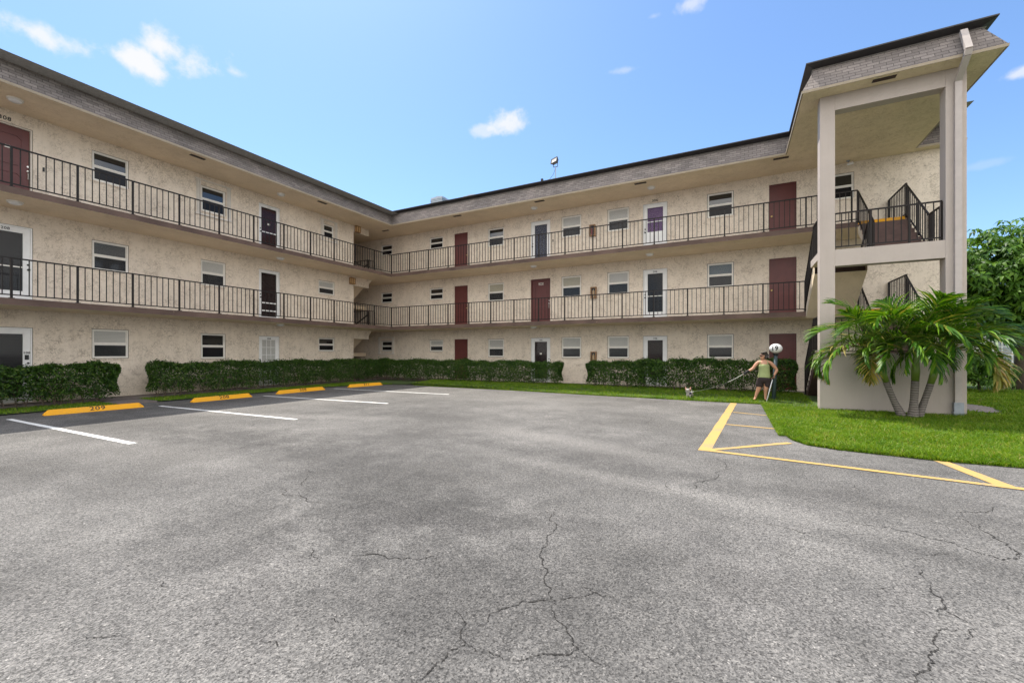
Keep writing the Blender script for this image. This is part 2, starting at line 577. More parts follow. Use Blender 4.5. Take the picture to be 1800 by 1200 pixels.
M['grass'] = leafy('grass_blades', [(0.0, (0.088, 0.180, 0.010)), (0.5, (0.135, 0.250, 0.013)), (0.86, (0.195, 0.310, 0.022)), (1.0, (0.34, 0.31, 0.09))], 0.5, 0.42, 0.2, 1.6)
M['hedge'] = leafy('hedge_leaves', [(0.0, (0.016, 0.040, 0.008)), (0.55, (0.036, 0.088, 0.011)), (0.90, (0.075, 0.155, 0.016)), (1.0, (0.13, 0.18, 0.04))], 0.42, 0.25, 0.25, 2.5)
M['bark'] = plain('bark', (0.10, 0.075, 0.055), 0.9, 0.3, 8, 0.6, 20)
M['frond'] = leafy('palm_leaflets', [(0.0, (0.018, 0.062, 0.006)), (0.5, (0.050, 0.145, 0.009)), (0.85, (0.130, 0.260, 0.014)), (0.96, (0.24, 0.25, 0.04)), (1.0, (0.36, 0.28, 0.10))], 0.42, 0.30, 0.22)
M['frond_old'] = leafy('palm_leaflets_yellowing', [(0.0, (0.10, 0.15, 0.020)), (0.5, (0.24, 0.23, 0.035)), (0.8, (0.36, 0.27, 0.06)), (1.0, (0.42, 0.30, 0.14))], 0.4, 0.30)
M['rachis'] = plain('palm_rachis', (0.16, 0.21, 0.045), 0.5, 0.15)
M['crownshaft'] = plain('palm_crownshaft', (0.13, 0.19, 0.030), 0.4, 0.2, 3)
M['broadleaf'] = leafy('broad_leaves', [(0.0, (0.026, 0.072, 0.010)), (0.6, (0.060, 0.145, 0.014)), (1.0, (0.120, 0.230, 0.022))], 0.45, 0.32, 0.18)
M['skin'] = plain('skin', (0.52, 0.27, 0.17), 0.5, 0.06)
M['hair'] = plain('dark_hair', (0.022, 0.014, 0.011), 0.5, 0.3, 30)
M['tank'] = plain('green_top', (0.33, 0.38, 0.17), 0.85, 0.08, 12)
M['shorts'] = plain('brown_shorts', (0.030, 0.019, 0.020), 0.85, 0.15, 12)
M['fabric_black'] = plain('black_fabric', (0.014, 0.013, 0.014), 0.8, 0.1)
M['fur_white'] = plain('white_fur', (0.40, 0.36, 0.34), 0.9, 0.12, 30, 0.6, 80)
M['fur_tan'] = plain('tan_fur', (0.30, 0.12, 0.05), 0.9, 0.25, 30, 0.6, 80)
M['ear_pink'] = plain('inner_ear', (0.62, 0.34, 0.26), 0.8, 0.1)
M['navy'] = plain('navy_harness', (0.035, 0.030, 0.075), 0.8, 0.1)
M['leash_dark'] = plain('leash_cord', (0.16, 0.155, 0.14), 0.6, 0.1)
M['leash'] = plain('pale_webbing', (0.62, 0.60, 0.56), 0.7, 0.1)
M['house'] = plain('pale_house_wall', (0.70, 0.69, 0.66), 0.85, 0.06, 2, 0.2)


def trunk_rings():
    m, N, L, b = new_mat('palm_trunk')
    w = tex(N, L, 'Wave', 1.0, 'Object')
    w.bands_direction = 'Z'
    w.inputs['Scale'].default_value = 2 * pi / 20 / 0.055
    w.inputs['Distortion'].default_value = 3.5
    w.inputs['Detail'].default_value = 3.0
    rp = ramp(N, [(0.0, (0.075, 0.062, 0.054)), (0.3, (0.15, 0.13, 0.115)), (1.0, (0.21, 0.185, 0.165))])
    L.new(w.outputs['Fac'], rp.inputs[0])
    L.new(rp.outputs[0], b.inputs['Base Color'])
    b.inputs['Roughness'].default_value = 0.85
    bump(N, L, b, w.outputs['Fac'], 0.6, 0.01)
    return m


M['palmtrunk'] = trunk_rings()


# ------------------------------------------------------------------ mesh helpers
class MB:
    def __init__(s):
        s.v, s.f, s.m, s.mats = [], [], [], []

    def mi(s, mat):
        if mat not in s.mats:
            s.mats.append(mat)
        return s.mats.index(mat)

    def face(s, pts, mat):
        i = len(s.v)
        s.v += [tuple(p) for p in pts]
        s.f.append(tuple(range(i, i + len(pts))))
        s.m.append(s.mi(mat))

    def box(s, a, b, mat, top=None, bottom=None, side=None, skip=()):
        x0, y0, z0 = (min(a[i], b[i]) for i in range(3))
        x1, y1, z1 = (max(a[i], b[i]) for i in range(3))
        i = len(s.v)
        s.v += [(x0, y0, z0), (x1, y0, z0), (x1, y1, z0), (x0, y1, z0), (x0, y0, z1), (x1, y0, z1), (x1, y1, z1), (x0, y1, z1)]
        fs = [((0, 3, 2, 1), bottom or mat, '-z'), ((4, 5, 6, 7), top or mat, '+z'), ((0, 1, 5, 4), side or mat, '-y'),
              ((1, 2, 6, 5), side or mat, '+x'), ((2, 3, 7, 6), side or mat, '+y'), ((3, 0, 4, 7), side or mat, '-x')]
        for q, mt, tag_ in fs:
            if tag_ in skip:
                continue
            s.f.append(tuple(i + k for k in q))
            s.m.append(s.mi(mt))

    def bar(s, p, q, w, h, mat, up=(0, 0, 1)):
        p, q = Vector(p), Vector(q)
        d = (q - p).normalized()
        upv = Vector(up)
        if abs(d.dot(upv)) > 0.95:
            upv = Vector((1, 0, 0))
        sx = d.cross(upv).normalized() * (w / 2)
        sz = sx.cross(d).normalized() * (h / 2)
        i = len(s.v)
        for o in (p, q):
            s.v += [tuple(o - sx - sz), tuple(o + sx - sz), tuple(o + sx + sz), tuple(o - sx + sz)]
        for t in ((0, 3, 2, 1), (4, 5, 6, 7), (0, 1, 5, 4), (1, 2, 6, 5), (2, 3, 7, 6), (3, 0, 4, 7)):
            s.f.append(tuple(i + k for k in t))
            s.m.append(s.mi(mat))

    def tube(s, pts, rads, mat, n=10, cap=True):
        pts = [Vector(p) for p in pts]
        if isinstance(rads, (int, float)):
            rads = [rads] * len(pts)
        i0 = len(s.v)
        prev = None
        for k, p in enumerate(pts):
            d = (pts[min(k + 1, len(pts) - 1)] - pts[max(k - 1, 0)]).normalized()
            ref = Vector((0, 0, 1)) if abs(d.z) < 0.9 else Vector((1, 0, 0))
            if prev is not None:
                ref = prev
            a = d.cross(ref)
            if a.length < 1e-5:
                a = d.orthogonal()
            a.normalize()
            bb = d.cross(a).normalized()
            prev = a.cross(d)
            for j in range(n):
                t = 2 * pi * j / n
                s.v.append(tuple(p + (a * cos(t) + bb * sin(t)) * rads[k]))
        mi = s.mi(mat)
        for k in range(len(pts) - 1):
            for j in range(n):
                j2 = (j + 1) % n
                s.f.append((i0 + k * n + j, i0 + k * n + j2, i0 + (k + 1) * n + j2, i0 + (k + 1) * n + j))
                s.m.append(mi)
        if cap:
            s.f.append(tuple(i0 + j for j in range(n)))
            s.m.append(mi)
            e = i0 + (len(pts) - 1) * n
            s.f.append(tuple(e + j for j in reversed(range(n))))
            s.m.append(mi)

    def lathe(s, c, prof, mat, n=20):
        """prof: (radius, z) from bottom to top about the vertical through c"""
        i0 = len(s.v)
        for r, z in prof:
            for j in range(n):
                t = 2 * pi * j / n
                s.v.append((c[0] + r * cos(t), c[1] + r * sin(t), c[2] + z))
        mi = s.mi(mat)
        for k in range(len(prof) - 1):
            for j in range(n):
                j2 = (j + 1) % n
                s.f.append((i0 + k * n + j, i0 + k * n + j2, i0 + (k + 1) * n + j2, i0 + (k + 1) * n + j))
                s.m.append(mi)
        s.f.append(tuple(i0 + j for j in reversed(range(n))))
        s.m.append(mi)
        e = i0 + (len(prof) - 1) * n
        s.f.append(tuple(e + j for j in range(n)))
        s.m.append(mi)

    def mesh(s, name, smooth=False, normals=True):
        me = bpy.data.meshes.new(name)
        me.from_pydata(s.v, [], s.f)
        for mt in s.mats:
            me.materials.append(M[mt])
        me.polygons.foreach_set('material_index', s.m)
        if normals:
            bm = bmesh.new()
            bm.from_mesh(me)
            bmesh.ops.recalc_face_normals(bm, faces=bm.faces)
            bm.to_mesh(me)
            bm.free()
        uv = me.uv_layers.new(name='UVMap')
        for p in me.polygons:
            nx, ny, nz = (abs(t) for t in p.normal)
            for li in p.loop_indices:
                c = me.vertices[me.loops[li].vertex_index].co
                uv.data[li].uv = (c.x, c.y) if nz > 0.8 else ((c.y, c.z) if nx > ny else (c.x, c.z))
        if smooth:
            me.polygons.foreach_set('use_smooth', [True] * len(me.polygons))
        me.update()
        return me

    def build(s, name, parent=None, smooth=False, bevel=0.0, normals=True):
        me = s.mesh(name, smooth, normals)
        return link(name, me, parent, bevel)


def link(name, me, parent=None, bevel=0.0, loc=None, rot=None):
    o = bpy.data.objects.new(name, me)
    COL.objects.link(o)
    if parent is not None:
        o.parent = parent
    if loc is not None:
        o.location = loc
    if rot is not None:
        o.rotation_euler = rot
    if bevel:
        bv = o.modifiers.new('bevel', 'BEVEL')
        bv.width = bevel
        bv.segments = 2
        bv.limit_method = 'ANGLE'
    return o


def empty(name, loc, rz=0.0):
    o = bpy.data.objects.new(name, None)
    o.location = loc
    o.rotation_euler = (0, 0, rz)
    COL.objects.link(o)
    return o


def tag(o, label=None, cat=None, group=None, kind=None):
    if label:
        o['label'] = label
    if cat:
        o['category'] = cat
    if group:
        o['group'] = group
    if kind:
        o['kind'] = kind
    return o


def copy_tree(o, parent=None):
    c = o.copy()
    COL.objects.link(c)
    if parent is not None:
        c.parent = parent
    for ch in o.children:
        copy_tree(ch, c)
    return c


def raw_mesh(name, verts, faces, mats, smooth=False, mat_idx=None):
    me = bpy.data.meshes.new(name)
    verts = np.asarray(verts, dtype=np.float32)
    faces = np.asarray(faces, dtype=np.int32)
    nf, k = faces.shape
    me.vertices.add(len(verts))
    me.vertices.foreach_set('co', verts.ravel())
    me.loops.add(nf * k)
    me.loops.foreach_set('vertex_index', faces.ravel())
    me.polygons.add(nf)
    me.polygons.foreach_set('loop_start', np.arange(0, nf * k, k, dtype=np.int32))
    for m_ in mats:
        me.materials.append(M[m_])
    if mat_idx is not None:
        me.polygons.foreach_set('material_index', np.asarray(mat_idx, dtype=np.int32))
    me.update(calc_edges=True)
    if smooth:
        me.polygons.foreach_set('use_smooth', [True] * nf)
    return me


TEXTS = {}


def text_mesh(body, size, mat, depth=0.004):
    key = (body, size, mat)
    if key in TEXTS:
        return TEXTS[key]
    cu = bpy.data.curves.new('lettering', 'FONT')
    cu.body = body
    cu.size = size
    cu.extrude = depth
    cu.offset = size * (0.035 if body == '19' else 0.012)
    cu.align_x = 'CENTER'
    cu.align_y = 'CENTER'
    cu.space_character = 1.12
    o = bpy.data.objects.new('lettering', cu)
    COL.objects.link(o)
    dg = bpy.context.evaluated_depsgraph_get()
    me = bpy.data.meshes.new_from_object(o.evaluated_get(dg))
    bpy.data.objects.remove(o)
    me.name = 'lettering'
    me.materials.clear()
    me.materials.append(M[mat])
    TEXTS[key] = me
    return me


def ground(px, py, z=0.0):
    """where a line of sight through the surveyed photograph point meets the ground, in metres"""
    a = (px - 900) / 748.7
    dx, dy = a * cos(YAW) - sin(YAW), a * sin(YAW) + cos(YAW)
    t = (EYE - z) * 748.7 / (py - 619.3)
    return (dx * t, dy * t)

# ================================================================== ground
g = MB()
g.face([(-320, -320, 0), (320, -320, 0), (320, 320, 0), (-320, 320, 0)], 'asphalt')
tag(g.build('parking_lot'), kind='structure')


def smooth(a, b, x):
    t = min(1.0, max(0.0, (x - a) / (b - a)))
    return t * t * (3 - 2 * t)


def lawn_z(x, y):
    if x < -13.5:
        return 0.035
    return 0.03 + 0.10 * smooth(14.7, 16.6, y) * (1 - smooth(2.3, 4.6, x))


EDGE_PTS = [(-17.4, 15.5), (-14.5, 15.5), (-13.4, 15.75), (-8.0, 15.45), (-4.35, 15.06), (0.9, 14.72), (0.99, 14.2)]
EDGE2 = [(0.82, 12.6), (0.80, 10.6), (0.84, 9.6), (0.92, 9.0), (1.1, 8.62), (1.5, 8.42), (2.66, 8.23), (3.47, 8.25), (6, 8.4), (60, 9.0)]


def interp(pts, x):
    if x <= pts[0][0]:
        return pts[0][1]
    for (a, b), (c, d) in zip(pts, pts[1:]):
        if a <= x <= c:
            return b + (d - b) * (x - a) / max(1e-6, c - a)
    return pts[-1][1]


def south_edge(x):
    if x < 0.80:
        return interp(EDGE_PTS, x)
    e = [(0.80, 11.5), (0.84, 9.6), (0.92, 9.0), (1.1, 8.62), (1.5, 8.42), (2.66, 8.23), (3.47, 8.25), (6, 8.4), (60, 9.0)]
    return interp(e, x)


def north_edge(x):
    return 18.15 if x < 6.13 else 70.0


g = MB()
xs = [-17.4, -16.6, -15.8, -15.1, -14.5, -13.9, -13.4] + [-13.4 + 0.6 * i for i in range(1, 24)] + [0.8 - 1e-4]
xs2 = [0.8, 0.84, 0.88, 0.92, 1.0, 1.1, 1.3, 1.5, 2.0, 2.4, 3.0, 3.6, 4.2, 4.9, 5.5, 6.12, 6.13, 8, 11, 16, 24, 40, 60]


def lawn_strip(xs, g):
    for a, b in zip(xs, xs[1:]):
        fr = [0, .03, .07, .12, .2, .3, .4, .5, .65, .8, 1]
        for p, q in zip(fr, fr[1:]):
            pts = []
            for x, t in ((a, p), (b, p), (b, q), (a, q)):
                e = south_edge(x)
                n_ = north_edge(0.5 * (a + b))
                y = e + (n_ - e) * t
                pts.append((x, y, lawn_z(x, y)))
            g.face(pts, 'soil')


lawn_strip(xs, g)
lawn_strip(xs2, g)
LEFT_EDGE = [(-2.0, -15.9), (13.0, -15.9), (14.3, -15.5), (15.5, -14.5)]
for y0, y1 in ((-2.0, 5.75), (6.75, 15.5)):
    n = 14
    for i in range(n):
        a, b = y0 + (y1 - y0) * i / n, y0 + (y1 - y0) * (i + 1) / n
        g.face([(-17.4, a, .035), (interp(LEFT_EDGE, a), a, .03), (interp(LEFT_EDGE, b), b, .03), (-17.4, b, .035)], 'soil')
tag(g.build('lawn'), kind='structure')

g = MB()
g.box((-18.15, -2, 0.005), (-17.405, 16.35, 0.10), 'walk')
g.box((-17.40, 5.80, 0.004), (-15.95, 6.70, 0.045), 'walk')
g.box((-24, 16.355, 0.005), (-17.405, 19.25, 0.10), 'walk')
g.box((-17.40, 18.16, 0.005), (6.1, 19.25, 0.10), 'walk')
g.box((-6.5, 16.9, 0.02), (-5.5, 18.155, 0.10), 'walk')
g.box((2.31, 14.36, 0.02), (4.73, 18.155, 0.10), 'walk')
tag(g.build('footpath'), kind='structure')

g = MB()
pts = [(5.7 + .55 * cos(t) * (1 + .25 * sin(3 * t)), 16.2 + 1.2 * sin(t), 0.05) for t in [2 * pi * i / 26 for i in range(26)]]
g.face(pts, 'gravel')
tag(g.build('gravel_patch'), kind='structure')


def stripe(name, p, q, w0, w1, mat, z=0.004, n=24):
    """painted line with slightly ragged edges"""
    g = MB()
    p, q = Vector(p), Vector(q)
    d = (q - p).normalized()
    s = Vector((-d.y, d.x))
    prev = None
    for i in range(n + 1):
        t = i / n
        c = p.lerp(q, t)
        w = (w0 + (w1 - w0) * t) / 2
        a = c + s * (w + random.uniform(-.006, .006))
        b = c - s * (w + random.uniform(-.006, .006))
        cur = ((a.x, a.y, z), (b.x, b.y, z))
        if prev:
            g.face([prev[0], prev[1], cur[1], cur[0]], mat)
        prev = cur
    return tag(g.build(name), kind='structure')


stripe('parking_line', (-14.94, 3.40), (-9.06, 3.46), .11, .11, 'white_line')
stripe('parking_line', (-14.75, 6.26), (-8.98, 6.45), .10, .11, 'white_line')
stripe('parking_line', (-14.9, 9.42), (-9.3, 9.75), .10, .11, 'white_line')
stripe('parking_line', (-15.2, 12.70), (-9.32, 12.9), .10, .11, 'white_line')
stripe('hatch_line', (0.02, 14.72), (-0.40, 7.36), .17, .18, 'yellow_line')
stripe('hatch_line', (0.0, 12.45), (0.83, 12.14), .09, .09, 'yellow_line', .006, 8)
stripe('hatch_line', (-0.13, 10.27), (0.81, 10.12), .09, .09, 'yellow_line', .006, 8)
stripe('hatch_line', (-0.34, 7.44), (0.86, 8.66), .11, .11, 'yellow_line', .006, 10)
stripe('hatch_line', (-0.33, 7.39), (7.5, 6.33), .11, .11, 'yellow_line', .008)
stripe('hatch_line', (2.62, 8.25), (2.80, 7.02), .16, .18, 'yellow_line', .006, 10)

# cracks: surveyed from the photograph, then roughened at a finer scale
CR_R = [[(180, 385), (145, 400), (132, 430), (145, 470), (125, 500), (105, 535), (125, 600), (115, 640), (135, 705), (155, 712)],
        [(155, 712), (100, 710), (0, 730), (-60, 760)], [(155, 712), (230, 700), (290, 680), (360, 700)], [(250, 660), (290, 682)],
        [(155, 712), (175, 790), (210, 840), (235, 880), (130, 900), (60, 912), (-10, 925)], [(235, 880), (265, 905), (330, 935)],
        [(1455, 640), (1470, 680), (1510, 740), (1500, 765)], [(1510, 740), (1560, 765), (1630, 800)], [(1570, 805), (1490, 825), (1490, 870), (1470, 890), (1485, 930), (1430, 960), (1425, 1000)],
        [(1640, 810), (1605, 812), (1590, 850)], [(1435, 600), (1455, 640)],
        [(1550, 385), (1570, 420), (1640, 455), (1690, 490), (1750, 525), (1785, 562), (1720, 568), (1650, 545), (1560, 510), (1400, 470), (1250, 445), (1100, 425)],
        [(1560, 402), (1620, 400), (1680, 395), (1750, 380)], [(1640, 455), (1650, 440)], [(1760, 525), (1765, 555)],
        [(730, 205), (755, 235), (715, 260), (700, 285), (650, 315), (590, 320)], [(550, 290), (555, 318), (600, 342)], [(785, 115), (775, 160), (700, 185)],
        [(1185, 298), (1222, 326)], [(500, 55), (470, 85), (440, 132)], [(770, 420), (930, 447), (1100, 482)], [(50, 105), (65, 130)], [(110, 22), (75, 40)], [(320, 10), (350, 28)], [(250, 95), (420, 70)],
        [(1450, 552), (1540, 545)], [(1270, 665), (1320, 668)], [(540, 190), (650, 192)]]
CR_L = [[(1210, 545), (1330, 548), (1410, 565), (1480, 565), (1540, 545)], [(1060, 250), (1085, 275), (1060, 305), (1000, 320)], [(980, 315), (1000, 340), (1080, 355), (1165, 380)],
        [(1100, 525), (1122, 562)], [(920, 850), (985, 880)], [(280, 842), (340, 840), (445, 838)], [(1600, 745), (1640, 790), (1640, 860), (1560, 920), (1490, 980), (1460, 1000)],
        [(1640, 862), (1720, 890), (1790, 925)], [(1790, 735), (1720, 760), (1690, 800)], [(1180, 770), (1190, 790)], [(560, 640), (620, 660)], [(700, 120), (770, 135)], [(850, 85), (900, 100)], [(180, 240), (190, 262)]]


def fractal(pts, rough, levels):
    for lv in range(levels):
        out = [pts[0]]
        for a, b in zip(pts, pts[1:]):
            d = Vector((b[0] - a[0], b[1] - a[1]))
            k = random.uniform(-rough, rough)
            out.append(((a[0] + b[0]) / 2 - d.y * k, (a[1] + b[1]) / 2 + d.x * k))
            out.append(b)
        pts = out
    return pts


def crack(pts, w):
    pts = fractal(pts, .20, 4)
    g = MB()
    n = len(pts)
    ps = [Vector(p) for p in pts]
    prev = None
    for i, p in enumerate(ps):
        d = ps[min(i + 1, n - 1)] - ps[max(i - 1, 0)]
        if d.length < 1e-6:
            continue
        d.normalize()
        s = Vector((-d.y, d.x))
        t = i / (n - 1)
        ww = w * (0.25 + 0.75 * min(1, 4 * t, 4 * (1 - t))) * random.choice((.25, .5, .7, .9, 1.2, 1.7)) / 2
        a, b = p + s * ww, p - s * ww
        cur = ((a.x, a.y, .004), (b.x, b.y, .004))
        if prev:
            g.face([prev[0], prev[1], cur[1], cur[0]], 'crack')
        prev = cur
    tag(g.build('pavement_crack'), kind='structure')


for pl in CR_R:
    crack([ground(900 + x / 2, 700 + y / 2) for x, y in pl], .0075 if len(pl) > 3 else .005)
for pl in CR_L:
    crack([ground(x / 2, 700 + y / 2) for x, y in pl], .007 if len(pl) > 3 else .005)

# ================================================================== apartment building
XW, YW = -18.1, 19.2           # wall planes of the two wings
XR, YR = -16.39, 17.44         # railing lines
FL = [0.10, 2.94, 5.79]        # floor levels
SOF = 8.38                     # soffit of the roof
SLAB = 0.17
PASS_Y = 16.4                  # end of the left wing, where the stair passage begins
bld = empty('apartment_building', (-9, 19.2, 0))
tag(bld, 'three-storey L-shaped cream stucco apartment block with railed walkways, shingled roof edge and open stair tower', 'building')
bld.location = (0, 0, 0)

# wing, floor, u0, u1, z0, z1, kind, extra
OPEN = []


def W(wing, fl, u0, u1, z0, z1, kind, shutter=False):
    OPEN.append(dict(t='w', wing=wing, fl=fl, u0=u0, u1=u1, z0=z0, z1=z1, kind=kind, sh=shutter))


def D(wing, fl, u0, u1, kind, num=None, where=None, knob='l'):
    OPEN.append(dict(t='d', wing=wing, fl=fl, u0=u0, u1=u1, z0=0.02, z1=2.22 if fl > 1 else 2.17, kind=kind, num=num, where=where, knob=knob))


for fl, k1, k2, k3 in ((3, 'dark', 'dark', 'dark'), (2, 'grey', 'blind', 'blind'), (1, 'blind', 'dark', 'dark')):
    W('L', fl, 5.87, 6.81, 1.25, 2.21, k1)
    W('L', fl, 9.0, 9.9, 1.20, 2.19, k2, fl == 3)
    W('L', fl, 14.5 if fl == 3 else 14.22, 15.13 if fl == 3 else 15.18, 1.50, 2.19, k3, fl == 3)
D('L', 3, 3.54, 4.59, 'panel', '308', 'wall', 'r')
D('L', 2, 3.54, 4.59, 'storm', '208', 'frame', 'r')
D('L', 1, 3.54, 4.59, 'storm_full', '108', 'side', 'r')
D('L', 3, 11.25, 12.21, 'screen', '307', 'frame_white', 'l')
D('L', 2, 11.25, 12.21, 'screen_bars', None, None, 'l')
D('L', 1, 11.25, 12.19, 'french', '104', 'frame', 'l')
for fl, ks in ((3, ('dark', 'dark', 'dark', 'blind', 'blind', 'dark')), (2, ('dark', 'dark', 'cream', 'cream', 'mixed', 'bluegrey')),
               (1, ('dark', 'blind', 'blind', 'blind', 'blind', 'blind'))):
    dz = -0.05 if fl == 1 else 0
    W('R', fl, -18.87, -17.98, 1.57 + dz, 2.20 + dz, ks[0], fl == 1)
    W('R', fl, -15.21, -14.26, 1.55 + dz, 2.21 + dz, ks[1])
    W('R', fl, -11.38, -10.43, 1.26 + dz, 2.20 + dz, ks[2])
    W('R', fl, -7.29, -6.31, 1.23 + dz, 2.23 + dz, ks[3])
    W('R', fl, -5.07, -4.10, 1.23 + dz, 2.24 + dz, ks[4])
    W('R', fl, -0.94, 0.03, 1.25 + dz, 2.24 + dz, ks[5])
    D('R', fl, -13.5, -12.64, 'flush', None, None, 'r')
    D('R', fl, 1.24, 2.13, 'flush', None, None, 'l')
W('R', 3, 2.9, 3.86, 1.30, 2.24, 'dark')
D('R', 3, -8.91, -7.87, 'storm_blue', '305', 'wall_red', 'l')
D('R', 2, -8.91, -7.87, 'panel', '205', 'plaque', 'r')
D('R', 1, -8.91, -7.87, 'storm_dark', '105', 'frame', 'r')
D('R', 3, -3.5, -2.49, 'halflite', '306', 'wall', 'l')
D('R', 2, -3.5, -2.49, 'storm', '206', 'frame', 'l')
D('R', 1, -3.5, -2.49, 'storm_brown', '106', 'frame', 'l')


def wall_mesh(name, wing, ua, ub, za, zb):
    ops = [o for o in OPEN if o['wing'] == wing]
    us = sorted(set([ua, ub] + [o[k] for o in ops for k in ('u0', 'u1')]))
    zs = sorted(set([za, zb] + [FL[o['fl'] - 1] + o[k] for o in ops for k in ('z0', 'z1')]))
    P = (lambda u, d, z: (XW - d, u, z)) if wing == 'L' else (lambda u, d, z: (u, YW + d, z))
    g = MB()
    for a, b in zip(us, us[1:]):
        if a < ua - 1e-6 or b > ub + 1e-6:
            continue
        for c, d in zip(zs, zs[1:]):
            cu, cz = (a + b) / 2, (c + d) / 2
            if any(o['u0'] < cu < o['u1'] and FL[o['fl'] - 1] + o['z0'] < cz < FL[o['fl'] - 1] + o['z1'] for o in ops):
                continue
            g.face([P(a, 0, c), P(b, 0, c), P(b, 0, d), P(a, 0, d)], 'stucco')
    for o in ops:
        z0, z1 = FL[o['fl'] - 1] + o['z0'], FL[o['fl'] - 1] + o['z1']
        u0, u1, dp = o['u0'], o['u1'], (0.16 if o['t'] == 'd' else 0.12)
        mt = 'stucco'
        for q in ([(u0, 0, z0), (u1, 0, z0), (u1, dp, z0), (u0, dp, z0)], [(u0, 0, z1), (u1, 0, z1), (u1, dp, z1), (u0, dp, z1)],
                  [(u0, 0, z0), (u0, dp, z0), (u0, dp, z1), (u0, 0, z1)], [(u1, 0, z0), (u1, dp, z0), (u1, dp, z1), (u1, 0, z1)]):
            g.face([P(*t) for t in q], mt)
    return g


g = wall_mesh('w', 'L', -2.0, PASS_Y, -0.05, SOF + .02)
# the end of the wing inside the stair passage
g.face([(XW, PASS_Y, -.05), (-24, PASS_Y, -.05), (-24, PASS_Y, SOF + .02), (XW, PASS_Y, SOF + .02)], 'stucco')
g.build('wall', bld)
g = wall_mesh('w', 'R', -24, 6.13, -0.05, SOF + .02)
g.face([(6.13, YW, -.05), (6.13, 27, -.05), (6.13, 27, SOF + .02), (6.13, YW, SOF + .02)], 'stucco')
g.face([(-24, PASS_Y, -.05), (-24, YW, -.05), (-24, YW, SOF + .02), (-24, PASS_Y, SOF + .02)], 'stucco')
g.build('wall', bld)
# passage lintels over each level, cut off at a slant below the floors
g = MB()
g.box((XW - .12, PASS_Y + .005, 8.04), (XW, 17.47, SOF), 'stucco')
g.build('passage_lintel', bld)
for zt in (5.62, 2.77):
    g = MB()
    pr = [(PASS_Y + .005, zt), (17.72, zt), (17.47, zt - .28), (17.47, zt - .48), (PASS_Y + .005, zt - .48)]
    a = [(XW, y, z) for y, z in pr]
    b = [(XW - .12, y, z) for y, z in pr]
    g.face(a, 'stucco')
    g.face(list(reversed(b)), 'stucco')
    for i in range(5):
        j = (i + 1) % 5
        g.face([a[i], b[i], b[j], a[j]], 'stucco')
    g.build('passage_lintel', bld)

# walkway slabs
for fl in (1, 2):
    z1 = FL[fl]
    z0 = z1 - SLAB
    g = MB()
    kw = dict(top='deck', bottom='soffit', side='slab_edge')
    g.box((XW - .02, -2, z0), (XR + .02, YR - .02, z1), 'deck', **kw)
    g.box((XW - .02, YR - .02, z0), (XR + .02, YW + .02, z1), 'deck', **kw, skip=('-y', '+x'))
    g.box((XR + .02, YR - .02, z0), (4.86, YW + .02, z1), 'deck', **kw, skip=('-x',))
    g.box((-24, 17.62, z0), (XW - .021, YW + .02, z1), 'deck', **kw, skip=('+x',))
    g.build('walkway_slab', bld)


# railings
PITCH = 0.1553


def rail_run(parent, p, q, zp, zq, post_every=8, first_post=True, last_post=True, hgt=1.03, phase_from_end=False, name='railing', posts=None):
    """top rail, bottom rail and pickets as one mesh; posts as parts of the railing"""
    g = MB()
    p, q = Vector((p[0], p[1], zp)), Vector((q[0], q[1], zq))
    L_ = (q - p).to_2d().length
    n = max(1, round(L_ / PITCH))
    up = Vector((0, 0, 1))
    g.bar(p + up * hgt, q + up * hgt, .042, .034, 'rail')
    g.bar(p + up * .09, q + up * .09, .034, .028, 'rail')
    pl = []
    for i in range(n + 1):
        k = (n - i) if phase_from_end else i
        c = p.lerp(q, i / n)
        is_post = (k % post_every == 0)
        if i == 0 and not first_post:
            is_post = False
        if i == n:
            is_post = last_post
        if is_post:
            pl.append(c)
        elif 0 < i < n:
            g.bar(c + up * .104, c + up * (hgt - .017), .019, .019, 'rail')
    o = g.build(name, parent)
    for c in pl:
        m_ = MB()
        m_.bar(c + up * -.02, c + up * (hgt - .0171), .044, .044, 'rail')
        m_.box((c.x - .05, c.y - .05, c.z), (c.x + .05, c.y + .05, c.z + .012), 'rail')
        m_.build('post', o)
    return o


for fl in (1, 2):
    rail_run(bld, (XR - .03, YR - 124 * PITCH - 0.0), (XR - .03, YR + .03), FL[fl], FL[fl], phase_from_end=True)
    xe = 2.18 if fl == 1 else 3.60
    rail_run(bld, (XR - .0, YR + .03), (xe, YR + .03), FL[fl], FL[fl], first_post=False)

# roof: mansard skirt with a flared metal cap, soffit, flat deck
EAVE = [(-16.35, -2.0), (-16.35, 17.40), (1.62, 17.40), (1.62, 13.51), (5.45, 13.51), (5.45, 18.85), (6.66, 18.85), (6.66, 28.0)]


def offset(path, d):
    out = []
    for i, p in enumerate(path):
        p = Vector(p)
        dirs = []
        if i > 0:
            dirs.append((p - Vector(path[i - 1])).normalized())
        if i < len(path) - 1:
            dirs.append((Vector(path[i + 1]) - p).normalized())
        ns = [Vector((-t.y, t.x)) for t in dirs]
        if len(ns) == 2:
            m_ = (ns[0] + ns[1])
            m_ /= max(1e-6, 1 + ns[0].dot(ns[1]))
        else:
            m_ = ns[0]
        out.append(p + m_ * d)
    return out


def skirt(g, path, prof, mat):
    rows = [[(v.x, v.y, z) for v in offset(path, d)] for d, z in prof]
    for r0, r1 in zip(rows, rows[1:]):
        for i in range(len(path) - 1):
            g.face([r0[i], r0[i + 1], r1[i + 1], r1[i]], mat)


